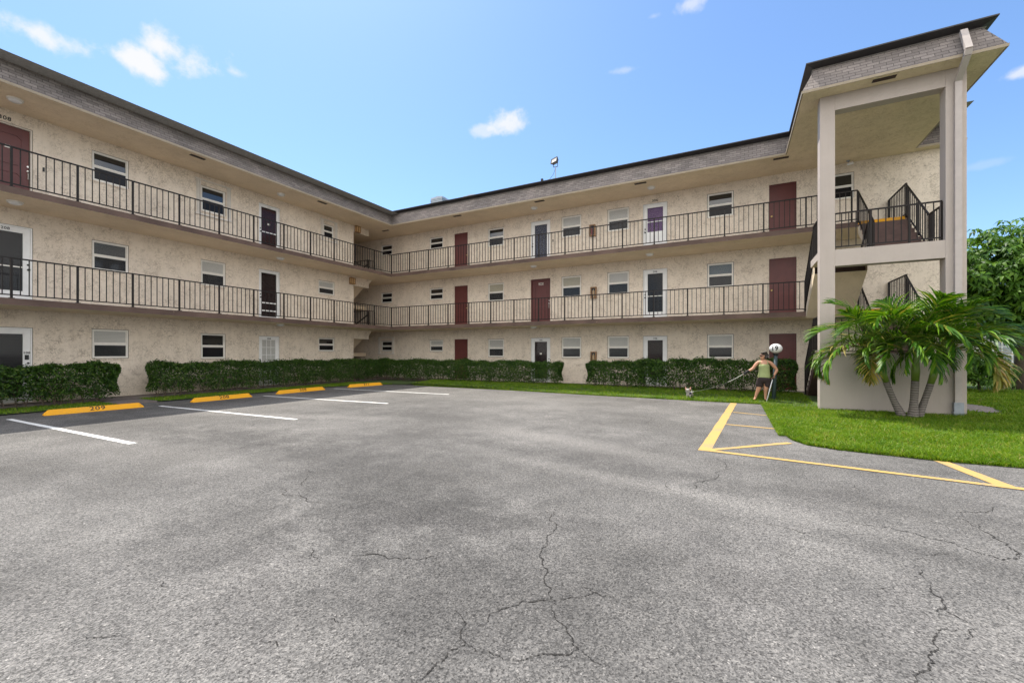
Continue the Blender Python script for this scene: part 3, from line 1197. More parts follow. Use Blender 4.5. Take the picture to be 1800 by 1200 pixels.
g = MB()
skirt(g, EAVE, [(0.0, SOF + .045), (0.32, 9.12)], 'shingle')
roof = g.build('mansard_roof', bld, normals=False)
g = MB()
skirt(g, EAVE, [(0.34, 9.10), (0.318, 9.118), (0.10, 9.175), (0.10, 9.205), (0.16, 9.205), (0.36, 9.12)], 'cap')
g.build('roof_cap', bld, normals=False)
g = MB()
skirt(g, EAVE, [(0.03, SOF), (-.006, SOF - .012), (-.012, SOF + .05), (0.03, SOF + .06)], 'trim')
g.build('drip_edge', bld, normals=False)
g = MB()
for a in ((-18.2, -2, -16.35, 17.40), (-24, 16.4, -18.2, 19.25), (-18.2, 17.40, -16.35, 19.25), (-16.35, 17.40, 5.45, 19.25), (1.62, 13.51, 5.45, 17.40),
          (5.45, 18.85, 6.66, 19.25), (6.13, 19.25, 6.66, 28)):
    x0, y0, x1, y1 = a
    g.face([(x0, y0, SOF), (x0, y1, SOF), (x1, y1, SOF), (x1, y0, SOF)], 'soffit')
g.build('soffit', bld, normals=False)
g = MB()
for a in ((-28, -2, -16.1, 17.65), (-28, 17.65, 6.4, 28), (1.87, 13.76, 5.2, 17.65)):
    x0, y0, x1, y1 = a
    g.face([(x0, y0, 9.07), (x1, y0, 9.07), (x1, y1, 9.07), (x0, y1, 9.07)], 'roof')
g.face([(-28, -2, 0), (-18.1, -2, 0), (-18.1, -2, 9.07), (-28, -2, 9.07)], 'stucco')
g.build('roof_deck', bld)

# soffit vents
for (x, y, rz) in [(-16.62, 8.16, 1), (-16.62, 13.25, 1), (-16.62, 3.0, 1), (-17.3, 17.95, 0), (-12.25, 17.66, 0), (-7.76, 17.66, 0), (-3.32, 17.66, 0), (1.5, 17.66, 0), (3.35, 13.72, 0)]:
    g = MB()
    a, b = (.07, .23) if rz else (.23, .07)
    g.box((x - a, y - b, SOF - .012), (x + a, y + b, SOF + .02), 'black')
    for k in range(-2, 3):
        if rz:
            g.box((x + k * .026 - .004, y - b, SOF - .016), (x + k * .026 + .004, y + b, SOF - .0125), 'fascia')
        else:
            g.box((x - a, y + k * .026 - .004, SOF - .016), (x + a, y + k * .026 + .004, SOF - .0125), 'fascia')
    g.build('soffit_vent', bld)


# ---- windows and doors (local frame: x along the wall, y into it, z up)
CACHE = {}


def cached(key, fn):
    if key not in CACHE:
        CACHE[key] = fn()
    return CACHE[key]


def ring(g, x0, x1, z0, z1, w, y0, y1, mat, wb=None):
    wb = w if wb is None else wb
    g.box((x0, y0, z0), (x0 + w, y1, z1), mat)
    g.box((x1 - w, y0, z0), (x1, y1, z1), mat)
    g.box((x0 + w, y0, z1 - w), (x1 - w, y1, z1), mat)
    if wb > 0:
        g.box((x0 + w, y0, z0), (x1 - w, y1, z0 + wb), mat)


def sheet(name, x0, x1, z0, z1, y, mat, t=.006):
    g = MB()
    g.box((x0, y, z0), (x1, y + t, z1), mat)
    return g.mesh(name)


def place(me, name, parent, wing, u, z, out=0.0):
    if wing == 'L':
        return link(name, me, parent, loc=(XW + out, u, z), rot=(0, 0, R(90)))
    return link(name, me, parent, loc=(u, YW - out, z), rot=(0, 0, 0))


def put(me, name, parent):
    return link(name, me, parent)


def window(o):
    w, h = round(o['u1'] - o['u0'], 3), round(o['z1'] - o['z0'], 3)
    z = FL[o['fl'] - 1] + o['z0']
    k = o['kind']
    f = .045
    mid = h * .5

    def frame():
        g = MB()
        ring(g, 0.001, w - .001, 0.001, h - .001, .016, .030, .11, 'recess_shade')  # thin dark ring: recess shadow painted in around the frame
        ring(g, 0.017, w - .017, 0.017, h - .017, f - .013, .016, .10, 'frame')
        g.box((f, .012, mid - .022), (w - f, .085, mid + .022), 'frame')
        ring(g, f + .004, w - f - .004, mid + .023, h - f - .004, .022, .052, .085, 'frame')
        ring(g, f + .004, w - f - .004, f + .004, mid - .023, .024, .030, .060, 'frame')
        g.box((-.03, -.028, -.045), (w + .03, .0, .0), 'stucco')
        g.box((f, .100, f), (w - f, .102, h - f), 'black')
        return g.mesh('window_frame')
    ro = place(cached(('wf', w, h), frame), 'window', bld, o['wing'], o['u0'], z)
    blind = dict(blind='blind', cream='blind_cream', mixed='blind', grey='blind_grey', bluegrey='blind_bluegrey').get(k)
    i = f + .028
    if blind:
        put(cached(('bl', w, h, blind), lambda: sheet('blind', f + .006, w - f - .006, f + .01, h - f - .006, .090, blind)), 'blind', ro)
        up, lo = 'clear', 'screened'
    else:
        up, lo = 'glass', 'screen_glass'
    put(cached(('up', w, h, up), lambda: sheet('upper_pane', i, w - i, mid + .046, h - i, .066, up, .004)), 'upper_pane', ro)
    put(cached(('lo', w, h, lo), lambda: sheet('lower_pane', i, w - i, i, mid - .048, .044, lo, .004)), 'lower_pane', ro)
    if o['sh']:
        def shut():
            g = MB()
            hh = h + .17
            for s in (-1, 1):
                xa = -.17 if s < 0 else w + .03
                for q in range(4):
                    g.box((xa + q * .035, -.055 - (q % 2) * .02, -.12), (xa + q * .035 + .022, -.003, hh), 'shutter')
            g.box((-.2, -.06, hh), (w + .2, -.003, hh + .05), 'shutter')
            g.box((-.2, -.06, -.17), (w + .2, -.003, -.12), 'shutter')
            return g.mesh('storm_shutter')
        put(cached(('sh', w, h), shut), 'storm_shutter', ro)


M['blind_grey'] = slatted('grey_blind', (0.13, 0.135, 0.14), 0.045, (0.05, 0.05, 0.052))
M['blind_bluegrey'] = slatted('blue_grey_blind', (0.17, 0.22, 0.26), 0.045, (0.07, 0.09, 0.11))
M['screen_glass'] = glass('screened_dark_glass', (0.014, 0.014, 0.016), 0.18)


def number_on(o, ro, size, mat, z, x, y=-.012):
    t = link('unit_number', text_mesh(o['num'], size, mat), ro, loc=(x, y, z), rot=(R(90), 0, 0))
    return t


def door(o):
    w, h = round(o['u1'] - o['u0'], 3), round(o['z1'] - o['z0'], 3)
    z = FL[o['fl'] - 1] + o['z0']
    k = o['kind']
    kl = o['knob'] == 'l'
    kx = .085 if kl else w - .085
    storm = k in ('storm', 'storm_full', 'storm_blue', 'storm_dark', 'storm_brown', 'screen', 'screen_bars', 'halflite', 'french')
    mat = 'white' if storm else 'maroon'

    def leaf():
        g = MB()
        if k == 'flush':
            g.box((.045, .055, .0), (w - .045, .10, h - .045), 'maroon')
        elif k == 'panel':
            y = .085
            g.box((.05, y, .0), (w - .05, y + .045, h - .05), 'maroon')
            for (a, b) in ((.22, .86), (1.10, h - .26)):
                x0, x1, c = .2, w - .2, .10
                pr = [(x0, a + c), (x0 + c, a), (x1 - c, a), (x1, a + c), (x1, b - c), (x1 - c, b), (x0 + c, b), (x0, b - c)]
                for q in range(8):
                    p1, p2 = pr[q], pr[(q + 1) % 8]
                    g.bar((p1[0], y - .006, p1[1]), (p2[0], y - .006, p2[1]), .03, .024, 'maroon', up=(0, 1, 0))
        elif k == 'halflite':
            ring(g, .05, w - .05, 0, h - .05, .13, .05, .085, 'white', wb=.98)
            g.box((.18, .052, 1.40), (w - .18, .08, 1.43), 'white')
            g.box((.25, .046, .15), (w - .25, .05, .85), 'white')
        elif k == 'french':
            ring(g, .05, w - .05, 0, h - .05, .12, .05, .085, 'white', wb=.35)
            for q in (1, 2):
                xx = .17 + (w - .34) * q / 3
                g.box((xx - .012, .055, .35), (xx + .012, .08, h - .17), 'white')
            for q in range(1, 5):
                zz = .35 + (h - .52) * q / 5
                g.box((.17, .057, zz - .012), (w - .17, .078, zz + .012), 'white')
        else:
            wb = .35 if k in ('storm', 'storm_brown') else .16
            ring(g, .05, w - .05, 0, h - .05, .14 if k != 'screen' and k != 'screen_bars' else .085, .05, .085, 'white', wb=wb)
            if k == 'storm':
                g.box((.19, .048, 1.02), (w - .19, .083, 1.05), 'frame')
            if k == 'screen':
                g.box((.135, .048, .98), (w - .135, .083, 1.02), 'white')
            if k == 'screen_bars':
                for zz in (.42, .76):
                    g.box((.135, .048, zz - .025), (w - .135, .083, zz + .025), 'white')
        return g.mesh('door')
    ro = place(cached(('d', k, w, h), leaf), 'door', bld, o['wing'], o['u0'], z)

    def case():
        g = MB()
        cm = 'maroon' if (k == 'flush' or (k == 'panel' and o['num'] == '205')) else ('cream' if k == 'panel' else 'white')
        if cm != 'maroon':
            ring(g, .001, w - .001, 0, h - .001, .012, .03, .155, 'recess_shade', wb=0)  # recess shadow put in as a dark ring round the casing
        e_ = .001 if cm == 'maroon' else .013
        ring(g, e_, w - e_, 0, h - e_, .048 - e_, .012 if cm != 'maroon' else .03, .15, cm, wb=0)
        g.box((.048, .02, -.016), (w - .048, .15, .0), 'chrome')
        g.box((.05, .150, 0), (w - .05, .152, h - .05), 'black')
        return g.mesh('door_frame')
    put(cached(('dc', k, w, h, o['num'] == '205'), case), 'door_frame', ro)
    infill = dict(storm='louvre', storm_full='louvre', storm_blue='blue', storm_dark='darkdoor', storm_brown='louvre_brown', screen='maroon', screen_bars='darkdoor', halflite='purple', french='blind').get(k)
    if infill:
        b = .16 if k not in ('screen', 'screen_bars') else .12
        zb = {'storm': .35, 'storm_brown': .35, 'halflite': .98, 'french': .35}.get(k, .16)
        put(cached(('in', k, w, h), lambda: sheet('inner_panel', b, w - b, zb - .02, h - .16, .100, infill)), 'inner_panel', ro)
        gm = 'clear' if k in ('french', 'halflite', 'storm_blue') else 'clear_dim'
        put(cached(('gl', k, w, h), lambda: sheet('door_glass', b - .01, w - b + .01, zb - .01, h - .15, .066, gm, .004)), 'door_glass', ro)

    def handle():
        g = MB()
        y = .05 if storm else (.085 if k == 'panel' else .055)
        mt = 'black' if storm else ('chrome' if k == 'panel' else 'brass')
        g.tube([(kx, y, .98), (kx, y - .02, .98), (kx, y - .03, .98), (kx, y - .065, .98), (kx, y - .07, .98)], [.028, .028, .012, .03, .012], mt, 10)
        if k != 'flush':
            g.tube([(kx, y, 1.12), (kx, y - .022, 1.12)], [.03, .026], 'chrome' if not storm else 'black', 10)
        if k == 'panel':
            g.tube([(kx, y - .03, .93), (kx, y - .05, .85), (kx, y - .03, .75)], .012, 'chrome', 8)
        return g.mesh('door_handle')
    put(cached(('dh', k, w, h, kl), handle), 'door_handle', ro)
    if o['num']:
        wh = o['where']
        if wh == 'wall':
            number_on(o, ro, .15, 'black', h + .10, w * .5 if o['wing'] == 'R' else w * .48, -.008)
        elif wh == 'wall_red':
            number_on(o, ro, .11, 'copper', h + .06, w * .45, -.008)
        elif wh == 'frame':
            number_on(o, ro, .105, 'black', h - .115, w * .5, .044)
        elif wh == 'frame_white':
            number_on(o, ro, .10, 'shutter', h - .10, w * .5, .040)
        elif wh == 'plaque':
            g = MB()
            g.box((w * .5 - .13, .070, h - .30), (w * .5 + .13, .084, h - .19), 'shutter')
            put(g.mesh('number_plaque'), 'number_plaque', ro)
            number_on(o, ro, .08, 'black', h - .245, w * .5, .066)
        elif wh == 'side':
            number_on(o, ro, .09, 'black', 1.42, w - .115, .044)
            g = MB()
            g.box((w - .155, .030, 1.22), (w - .075, .049, 1.36), 'black')
            put(g.mesh('lock_box'), 'lock_box', ro)
    if k == 'panel' and o['num'] == '308':
        g = MB()
        g.box((.52, .070, 1.52), (.63, .084, 1.60), 'frame')
        put(g.mesh('door_viewer'), 'door_viewer', ro)
    if k in ('storm_dark', 'screen'):
        g = MB()
        g.box((w * .5 - .06, .060, 1.33), (w * .5 + .05, .063, 1.41), 'shutter')
        put(g.mesh('door_notice'), 'door_notice', ro)


M['clear_dim'] = clear_pane('screen_door_glass', 0.30, (0.02, 0.02, 0.022), 0.4)
for o in OPEN:
    window(o) if o['t'] == 'w' else door(o)
for (wing, u, fl) in (('L', 4.80, 2), ('R', -7.72, 2)):
    g = MB()
    g.box((-.02, -.025, 1.1), (.02, -.001, 1.22), 'black')
    place(g.mesh('doorbell'), 'doorbell', bld, wing, u, FL[fl])

# ---- stair tower
TX0, TX1, TY = 2.07, 4.94, 13.97
g = MB()
g.box((TX0, TY, 1.475), (2.405, TY + .34, SOF - .002), 'tower_stucco')
g.build('stair_column', bld, bevel=.012)
g = MB()
g.box((4.563, TY, 1.475), (TX1, TY + .34, SOF - .002), 'tower_stucco')
g.build('stair_column', bld, bevel=.012)
g = MB()
g.box((2.405, TY + .004, 7.97), (4.563, TY + .30, SOF - .002), 'tower_stucco')
g.build('stair_beam', bld)
g = MB()
g.box((2.405, TY + .004, 3.84), (4.563, TY + .32, 4.27), 'tower_stucco')
g.build('stair_beam', bld)
g = MB()
g.box((TX0, TY, -.15), (TX1, TY + .25, 1.475), 'tower_stucco')
g.box((TX0 + .004, TY + .25, -.15), (TX0 + .2, 14.35, 1.475), 'tower_stucco')
g.box((TX1 - .2, TY + .25, -.15), (TX1 - .004, 17.4, 1.475), 'tower_stucco')
g.build('stair_base_wall', bld, bevel=.012)
LAND = [1.53, 4.32]
AX = (2.20, 3.46)
BX = (3.60, 4.78)
YB, YT = 15.70, 17.42        # where a flight meets the landing / the walkway
for zl in LAND:
    g = MB()
    g.box((TX0 + (.24 if zl < 2 else .03), TY + .33, zl - .20), (TX1 - .1, YB, zl), 'tower_stucco', top='deck', bottom='soffit')
    g.build('stair_landing', bld)


def flight(x0, x1, ya, za, yb, zb, n=8, under='soffit'):
    """from (ya, za) up to (yb, zb): stepped top, sloping underside"""
    g = MB()
    dz = (zb - za) / n
    dy = (yb - ya) / (n - 1)
    top = [(ya, za)]
    for i in range(n - 1):
        top += [(ya + dy * i, za + dz * (i + 1)), (ya + dy * (i + 1), za + dz * (i + 1))]
    th = .22
    und = [(yb, zb - dz - th), (ya, za - th)]
    pr = top + und
    for x, rev in ((x0, False), (x1, True)):
        fs = [(x, y, z) for y, z in pr]
        for i in range(n - 1):                       # side faces, one strip per step
            yy0, yy1 = ya + dy * i, ya + dy * (i + 1)
            zz = za + dz * (i + 1)
            b0 = za - th + (zb - dz - za) * i / (n - 1)
            b1 = za - th + (zb - dz - za) * (i + 1) / (n - 1)
            g.face([(x, yy0, b0), (x, yy1, b1), (x, yy1, zz), (x, yy0, zz)], under)
    for (p, q) in zip(top, top[1:]):
        g.face([(x0, p[0], p[1]), (x1, p[0], p[1]), (x1, q[0], q[1]), (x0, q[0], q[1])], 'fascia')
    g.face([(x0, und[0][0], und[0][1]), (x1, und[0][0], und[0][1]), (x1, und[1][0], und[1][1]), (x0, und[1][0], und[1][1])], under)
    return g.build('stair_flight', bld)


for k in (0, 1):
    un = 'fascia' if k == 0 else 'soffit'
    flight(AX[0], AX[1], YT, FL[k], YB, LAND[k], under=un)
    flight(BX[0], BX[1], YB, LAND[k], YT, FL[k + 1], under=un)
    # handrails of the flights
    rail_run(bld, (AX[0] - .02, YB), (AX[0] - .02, YT), LAND[k] + .02, FL[k] + .05, 99, True, True, .98)
    rail_run(bld, (AX[1] + .02, YB), (AX[1] + .02, YT), LAND[k] + .02, FL[k] + .05, 99, True, True, .98)
    rail_run(bld, (BX[0], YB), (BX[0], YT), LAND[k], FL[k + 1] - .03, 99, True, True, 1.0)
    rail_run(bld, (BX[1] + .02, YB), (BX[1] + .02, YT + .02), LAND[k], FL[k + 1] - .03, 5, True, True, 1.0)
    rail_run(bld, (BX[1] + .02, YT + .03), (BX[1] + .02, YW - .05), FL[k + 1], FL[k + 1], 99)
    rail_run(bld, (BX[1] + .02, TY + .36), (BX[1] + .02, YB - .03), LAND[k], LAND[k], 4)
    rail_run(bld, (TX0 + .1, TY + .36), (TX0 + .1, YB - .03), LAND[k], LAND[k], 99)
    rail_run(bld, (2.42, TY + .16), (4.55, TY + .16), LAND[k] - .04, LAND[k] - .04, 5, True, True, .98)
    g = MB()
    g.box((BX[0], YT - .005, FL[k + 1] - .09), (BX[1] - .02, YT + .03, FL[k + 1] + .004), 'yellow_stop')
    g.build('stair_nosing', bld)

# stair in the passage at the inner corner
for k in (0, 1):
    g = MB()
    z1, z0 = FL[k + 1], FL[k] + 1.42
    xa, xb = XW - .13, -20.1
    n = 8
    for i in range(n):
        a = xa + (xb - xa) * i / n
        b_ = xa + (xb - xa) * (i + 1) / n
        zt = z1 - (z1 - z0) * (i + 1) / n
        zb0 = z1 - .40 - (z1 - z0) * i / n
        zb1 = z1 - .40 - (z1 - z0) * (i + 1) / n
        for y in (PASS_Y + .02, 17.47):
            g.face([(a, y, zb0), (b_, y, zb1), (b_, y, zt), (a, y, zt)], 'soffit')
        g.face([(a, PASS_Y + .02, zt), (a, 17.47, zt), (b_, 17.47, zt), (b_, PASS_Y + .02, zt)], 'fascia')
    g.face([(xa, PASS_Y + .02, z1 - .40), (xa, 17.47, z1 - .40), (xb, 17.47, z0 - .40), (xb, PASS_Y + .02, z0 - .40)], 'soffit')
    g.box((-21.6, PASS_Y + .02, z0 - .2), (xb, YW - .02, z0), 'soffit')
    g.build('stair_flight', bld)
    rail_run(bld, (XW - .1, 17.52), (XW - .1, 18.0), FL[k + 1], FL[k + 1], 99, hgt=.95)
    rail_run(bld, (-20.0, 17.55), (XW - .1, 17.55), FL[k + 1], FL[k + 1], 99, hgt=.95)
    g = MB()
    g.bar((-19.6, 17.62, FL[k + 1] + .05), (-18.3, 17.62, FL[k + 1] + .75), .05, .05, 'rail')
    g.build('handrail', bld)

# downspout on the tower's right column
g = MB()
fx = 4.765
path = [(fx, TY - .05, .35), (fx, TY - .05, 8.02), (fx, 13.46, 8.36), (fx, 13.40, 8.46), (fx, 13.66, 9.04)]
for p, q in zip(path, path[1:]):
    g.bar(p, q, .125, .085, 'downspout', up=(0, 1, 0))
ds = g.build('downspout', bld)
g = MB()
g.box((fx - .085, TY - .115, -.1), (fx + .085, TY - .004, .36), 'galv')
g.box((fx - .10, TY - .12, .10), (fx + .10, TY - .004, .13), 'galv')
g.build('downspout_boot', ds)

# ================================================================== fixtures on the building
def ceiling_light(x, y, z, label):
    t = empty('ceiling_light', (x, y, z))
    tag(t, label, 'ceiling light', 'round ceiling lights over the walkways')
    g = MB()
    g.lathe((0, 0, 0), [(.155, -.035), (.165, -.001)], 'frame', 20)
    g.build('base', t, smooth=False)
    g = MB()
    g.lathe((0, 0, 0), [(.03, -.095), (.09, -.085), (.13, -.06), (.142, -.036)], 'lamp_white', 20)
    g.build('lamp_shade', t, smooth=True)


S2, S1 = FL[2] - SLAB, FL[1] - SLAB
ceiling_light(-17.2, 4.03, SOF, 'round ceiling light under the roof edge outside the top-floor door numbered 308')
ceiling_light(-17.3, 11.72, SOF, 'round ceiling light under the roof edge outside the top-floor door numbered 307')
ceiling_light(-8.33, 18.33, SOF, 'round ceiling light under the roof edge beside the top-floor door with a blue-black glass')
ceiling_light(-3.0, 18.29, SOF, 'round ceiling light under the roof edge above the door with the purple curtain')
ceiling_light(-17.2, 4.03, S2, 'round ceiling light above the white middle-floor door numbered 208')
ceiling_light(-17.28, 11.68, S2, 'round ceiling light above the white-framed middle-floor screen door with white bars')
ceiling_light(-8.31, 18.23, S2, 'round ceiling light above the recessed maroon panelled door of the middle floor')
ceiling_light(-3.05, 18.23, S2, 'round ceiling light above the white middle-floor door numbered 206')
ceiling_light(-17.28, 11.68, S1, 'round ceiling light above the white ground-floor door with a grid of panes')
ceiling_light(-8.31, 18.23, S1, 'round ceiling light above the ground-floor white door with a dark inner panel')


def wall_lamp(y, z, label):
    t = empty('wall_lamp', (XW + .001, y, z))
    tag(t, label, 'wall lamp', 'amber wall lamps by the stair passage')
    g = MB()
    g.box((0, -.15, -.17), (.03, .15, .17), 'copper')
    g.box((.03, -.15, .14), (.15, .15, .17), 'copper')
    g.box((.03, -.15, -.17), (.15, .15, -.14), 'copper')
    for yy in (-.14, 0, .14):
        g.box((.13, yy - .012, -.14), (.15, yy + .012, .14), 'copper')
    g.build('housing', t)
    g = MB()
    g.box((.031, -.13, -.135), (.128, -.02, .135), 'amber')
    g.box((.031, .02, -.135), (.128, .13, .135), 'amber')
    g.build('lens', t)


wall_lamp(16.62, 8.20, 'amber box lamp on the top-floor wall beside the stair passage')
wall_lamp(16.25, 5.36, 'amber box lamp on the middle-floor wall beside the stair passage')


def cabinet(x, z, label, red):
    t = empty('extinguisher_cabinet', (x, YW - .001, z))
    tag(t, label, 'extinguisher cabinet', 'fire extinguisher cabinets on the right wing')
    g = MB()
    ring(g, -.135, .135, 0, .52, .045, -.12, 0, 'copper')
    g.box((-.09, -.01, .045), (.09, -.004, .475), 'black')
    g.build('case', t)
    g = MB()
    g.lathe((0, -.06, .05), [(.055, 0), (.055, .26), (.045, .30), (.02, .33), (.02, .37)], red, 12)
    g.box((-.05, -.075, .40), (.04, -.055, .425), 'black')
    g.build('fire_extinguisher', t)
    g = MB()
    g.box((-.085, -.118, .05), (.085, -.114, .47), 'clear')
    g.build('cabinet_glass', t)


cabinet(-5.75, FL[2] + 1.12, 'narrow rust-framed fire extinguisher cabinet on the top-floor wall', 'red')
cabinet(-5.70, FL[1] + 1.10, 'narrow rust-framed fire extinguisher cabinet on the middle-floor wall', 'amber')
cabinet(-5.70, FL[0] + .97, 'narrow rust-framed fire extinguisher cabinet just above the hedge gap on the ground floor', 'amber')

t = empty('security_light', (3.65, 19.0, SOF))
tag(t, 'small white spotlight under the roof of the stair tower near the top-floor window', 'spotlight')
g = MB()
g.lathe((0, 0, -.03), [(.05, 0), (.06, .029)], 'galv', 14)
g.bar((0, 0, -.03), (.02, -.02, -.10), .02, .02, 'galv')
g.build('base', t)
g = MB()
g.tube([(-.03, .0, -.13), (.06, -.03, -.12), (.13, -.06, -.115)], [.045, .055, .062], 'lamp_white', 14)
g.build('lamp_head', t, smooth=False)

# floodlight standing on the roof
t = empty('floodlight', (-7.12, 18.0, 9.07))
tag(t, 'black floodlight on a thin pole standing on the roof edge', 'floodlight')
g = MB()
g.tube([(0, 0, 0), (0, 0, .86)], .02, 'galv', 8)
g.build('pole', t)
g = MB()
g.bar((-.10, 0, .86), (.10, 0, .86), .025, .02, 'black')
g.bar((-.10, 0, .86), (-.10, -.01, 1.05), .02, .02, 'black')
g.bar((.10, 0, .86), (.10, -.01, 1.05), .02, .02, 'black')
g.build('bracket', t)
g = MB()
prof = [(-.13, .06), (.13, .06), (.165, -.10), (-.165, -.10)]
b0 = [Vector((-.12, .08, -.09)), Vector((.12, .08, -.09)), Vector((.12, .08, .09)), Vector((-.12, .08, .09))]
b1 = [Vector((-.18, -.09, -.135)), Vector((.18, -.09, -.135)), Vector((.18, -.09, .135)), Vector((-.18, -.09, .135))]
b2 = [Vector((-.15, -.09, -.105)), Vector((.15, -.09, -.105)), Vector((.15, -.09, .105)), Vector((-.15, -.09, .105))]
b3 = [Vector((v.x, -.07, v.z)) for v in b2]
g.face(b0, 'black')
for i in range(4):
    j = (i + 1) % 4
    g.face([b0[i], b0[j], b1[j], b1[i]], 'black')
    g.face([b1[i], b1[j], b2[j], b2[i]], 'black')
    g.face([b2[i], b2[j], b3[j], b3[i]], 'black')
head = g.build('lamp_head', t)
head.location = (-.02, -.01, 1.11)
head.rotation_euler = (R(-20), R(-6), R(-18))
g = MB()
g.face(b3, 'shutter')
g.build('lens', head)
g = MB()
g.tube([(-.01, 0, .80), (-.10, 0, .55), (-.28, .0, .36), (-.48, .02, .34)], .008, 'black', 6)
g.build('cable', t)
t = empty('roof_sensor', (-7.78, 18.0, 9.07))
tag(t, 'small dark sensor box on a short stem beside the roof floodlight', 'sensor')
g = MB()
g.tube([(0, 0, 0), (0, 0, .30)], .012, 'galv', 8)
g.build('stem', t)
g = MB()
g.box((-.045, -.05, .28), (.045, .05, .44), 'black')
g.tube([(0, -.05, .35), (0, -.10, .33)], .03, 'black', 8)
g.build('sensor_head', t)

for x, y, h, lab in ((-15.05, 20.0, 1.36, 'grey rooftop air conditioner nearest the inner corner of the roof'),
                     (-13.1, 20.4, 1.26, 'louvred rooftop air conditioner to the right of its grey neighbour')):
    t = empty('air_conditioner', (x, y, 9.07))
    tag(t, lab, 'air conditioner', 'air conditioners on the flat roof')
    g = MB()
    g.box((-.40, -.40, .5), (.40, .40, h), 'galv')
    g.build('cabinet', t, bevel=.03)
    g = MB()
    for k in range(9):
        g.box((-.41, -.405, .56 + k * (h - .64) / 9), (.41, .405, .585 + k * (h - .64) / 9), 'post_green')
    g.build('grille', t)
    g = MB()
    g.lathe((0, 0, h), [(.33, 0), (.33, .05), (.30, .06), (.05, .07)], 'galv', 20)
    g.build('fan_cover', t)
    for sx in (-.34, .34):
        for sy in (-.34, .34):
            g = MB()
            g.box((sx - .03, sy - .03, 0), (sx + .03, sy + .03, .5), 'galv')
            g.build('leg', t)

# ================================================================== wheel stops
def wheel_stop(c, ang, num, label, length):
    t = empty('wheel_stop', (c[0], c[1], 0.0), ang)
    tag(t, label, 'wheel stop', 'yellow concrete wheel stops along the left wing')
    # local: x along the stop, -y towards the parking bay
    L_ = length / 2
    g = MB()
    pr = [(-.095, 0.004), (-.088, .028), (-.038, .135), (.038, .135), (.088, .028), (.095, 0.004)]
    n = len(pr)
    rows = []
    for x, k in ((-L_, 0), (-L_ + .09, 1), (L_ - .09, 1), (L_, 0)):
        rows.append([(x, y * (1 if k else .95), z if k else min(z, .03 + z * .15)) for y, z in pr])
    for r0, r1 in zip(rows, rows[1:]):
        for i in range(n - 1):
            g.face([r0[i], r0[i + 1], r1[i + 1], r1[i]], 'yellow_stop')
    g.face(rows[0], 'yellow_stop')
    g.face(list(reversed(rows[-1])), 'yellow_stop')
    g.build('bar', t, bevel=.008)
    if num:
        sl = math.atan2(.107, .050)
        o = link('stencilled_number', text_mesh(num, .125, 'black', .001), t, loc=(.0, -.0655, .083), rot=(sl, 0, 0))
        o.scale = (1.55, 1.15, 1)
    for sx in (-.6, .6):
        g = MB()
        g.lathe((sx * length / 1.9, 0, .125), [(.018, 0), (.016, .006)], 'copper', 10)
        g.build('anchor_pin', t)


def stop_from(p, q, num, label):
    p, q = Vector(p), Vector(q)
    d = q - p
    ang = math.atan2(d.y, d.x)
    c = (p + q) / 2 + Vector((-d.y, d.x)).normalized() * .085
    wheel_stop((c.x, c.y), ang, num, label, d.length)


stop_from((-14.90, 3.97), (-14.80, 5.90), '209', 'yellow wheel stop stencilled 209, in front of the hedge at far left')
stop_from((-14.78, 7.14), (-14.86, 9.00), '208', 'yellow wheel stop stencilled 208')
stop_from((-14.92, 10.02), (-15.02, 12.12), '308', 'yellow wheel stop with worn digits, between the one marked 208 and the smallest far one')
stop_from((-14.98, 13.36), (-14.80, 15.15), '311', 'smallest yellow wheel stop, farthest away, beside the inner corner lawn')


# ================================================================== foliage
def leaf_cloud(centres, normals, size, aspect, jitter, fold=.25):
    """one folded diamond leaf per centre (four triangles as two quads is avoided: two triangles each)"""
    n = len(centres)
    nrm = normals + rng.normal(0, jitter, (n, 3))
    nrm /= np.linalg.norm(nrm, axis=1, keepdims=True) + 1e-9
    r = rng.normal(0, 1, (n, 3))
    a = np.cross(nrm, r)
    a /= np.linalg.norm(a, axis=1, keepdims=True) + 1e-9
    b = np.cross(nrm, a)
    s = size * rng.uniform(.65, 1.3, (n, 1))
    tip = centres + a * s
    base = centres - a * s
    l_ = centres + b * s * aspect + nrm * s * fold
    r_ = centres - b * s * aspect + nrm * s * fold
    v = np.stack([base, l_, tip, r_], 1).reshape(-1, 3)
    i = np.arange(n) * 4
    f = np.concatenate([np.stack([i, i + 1, i + 2], 1), np.stack([i, i + 2, i + 3], 1)])
    return v, f


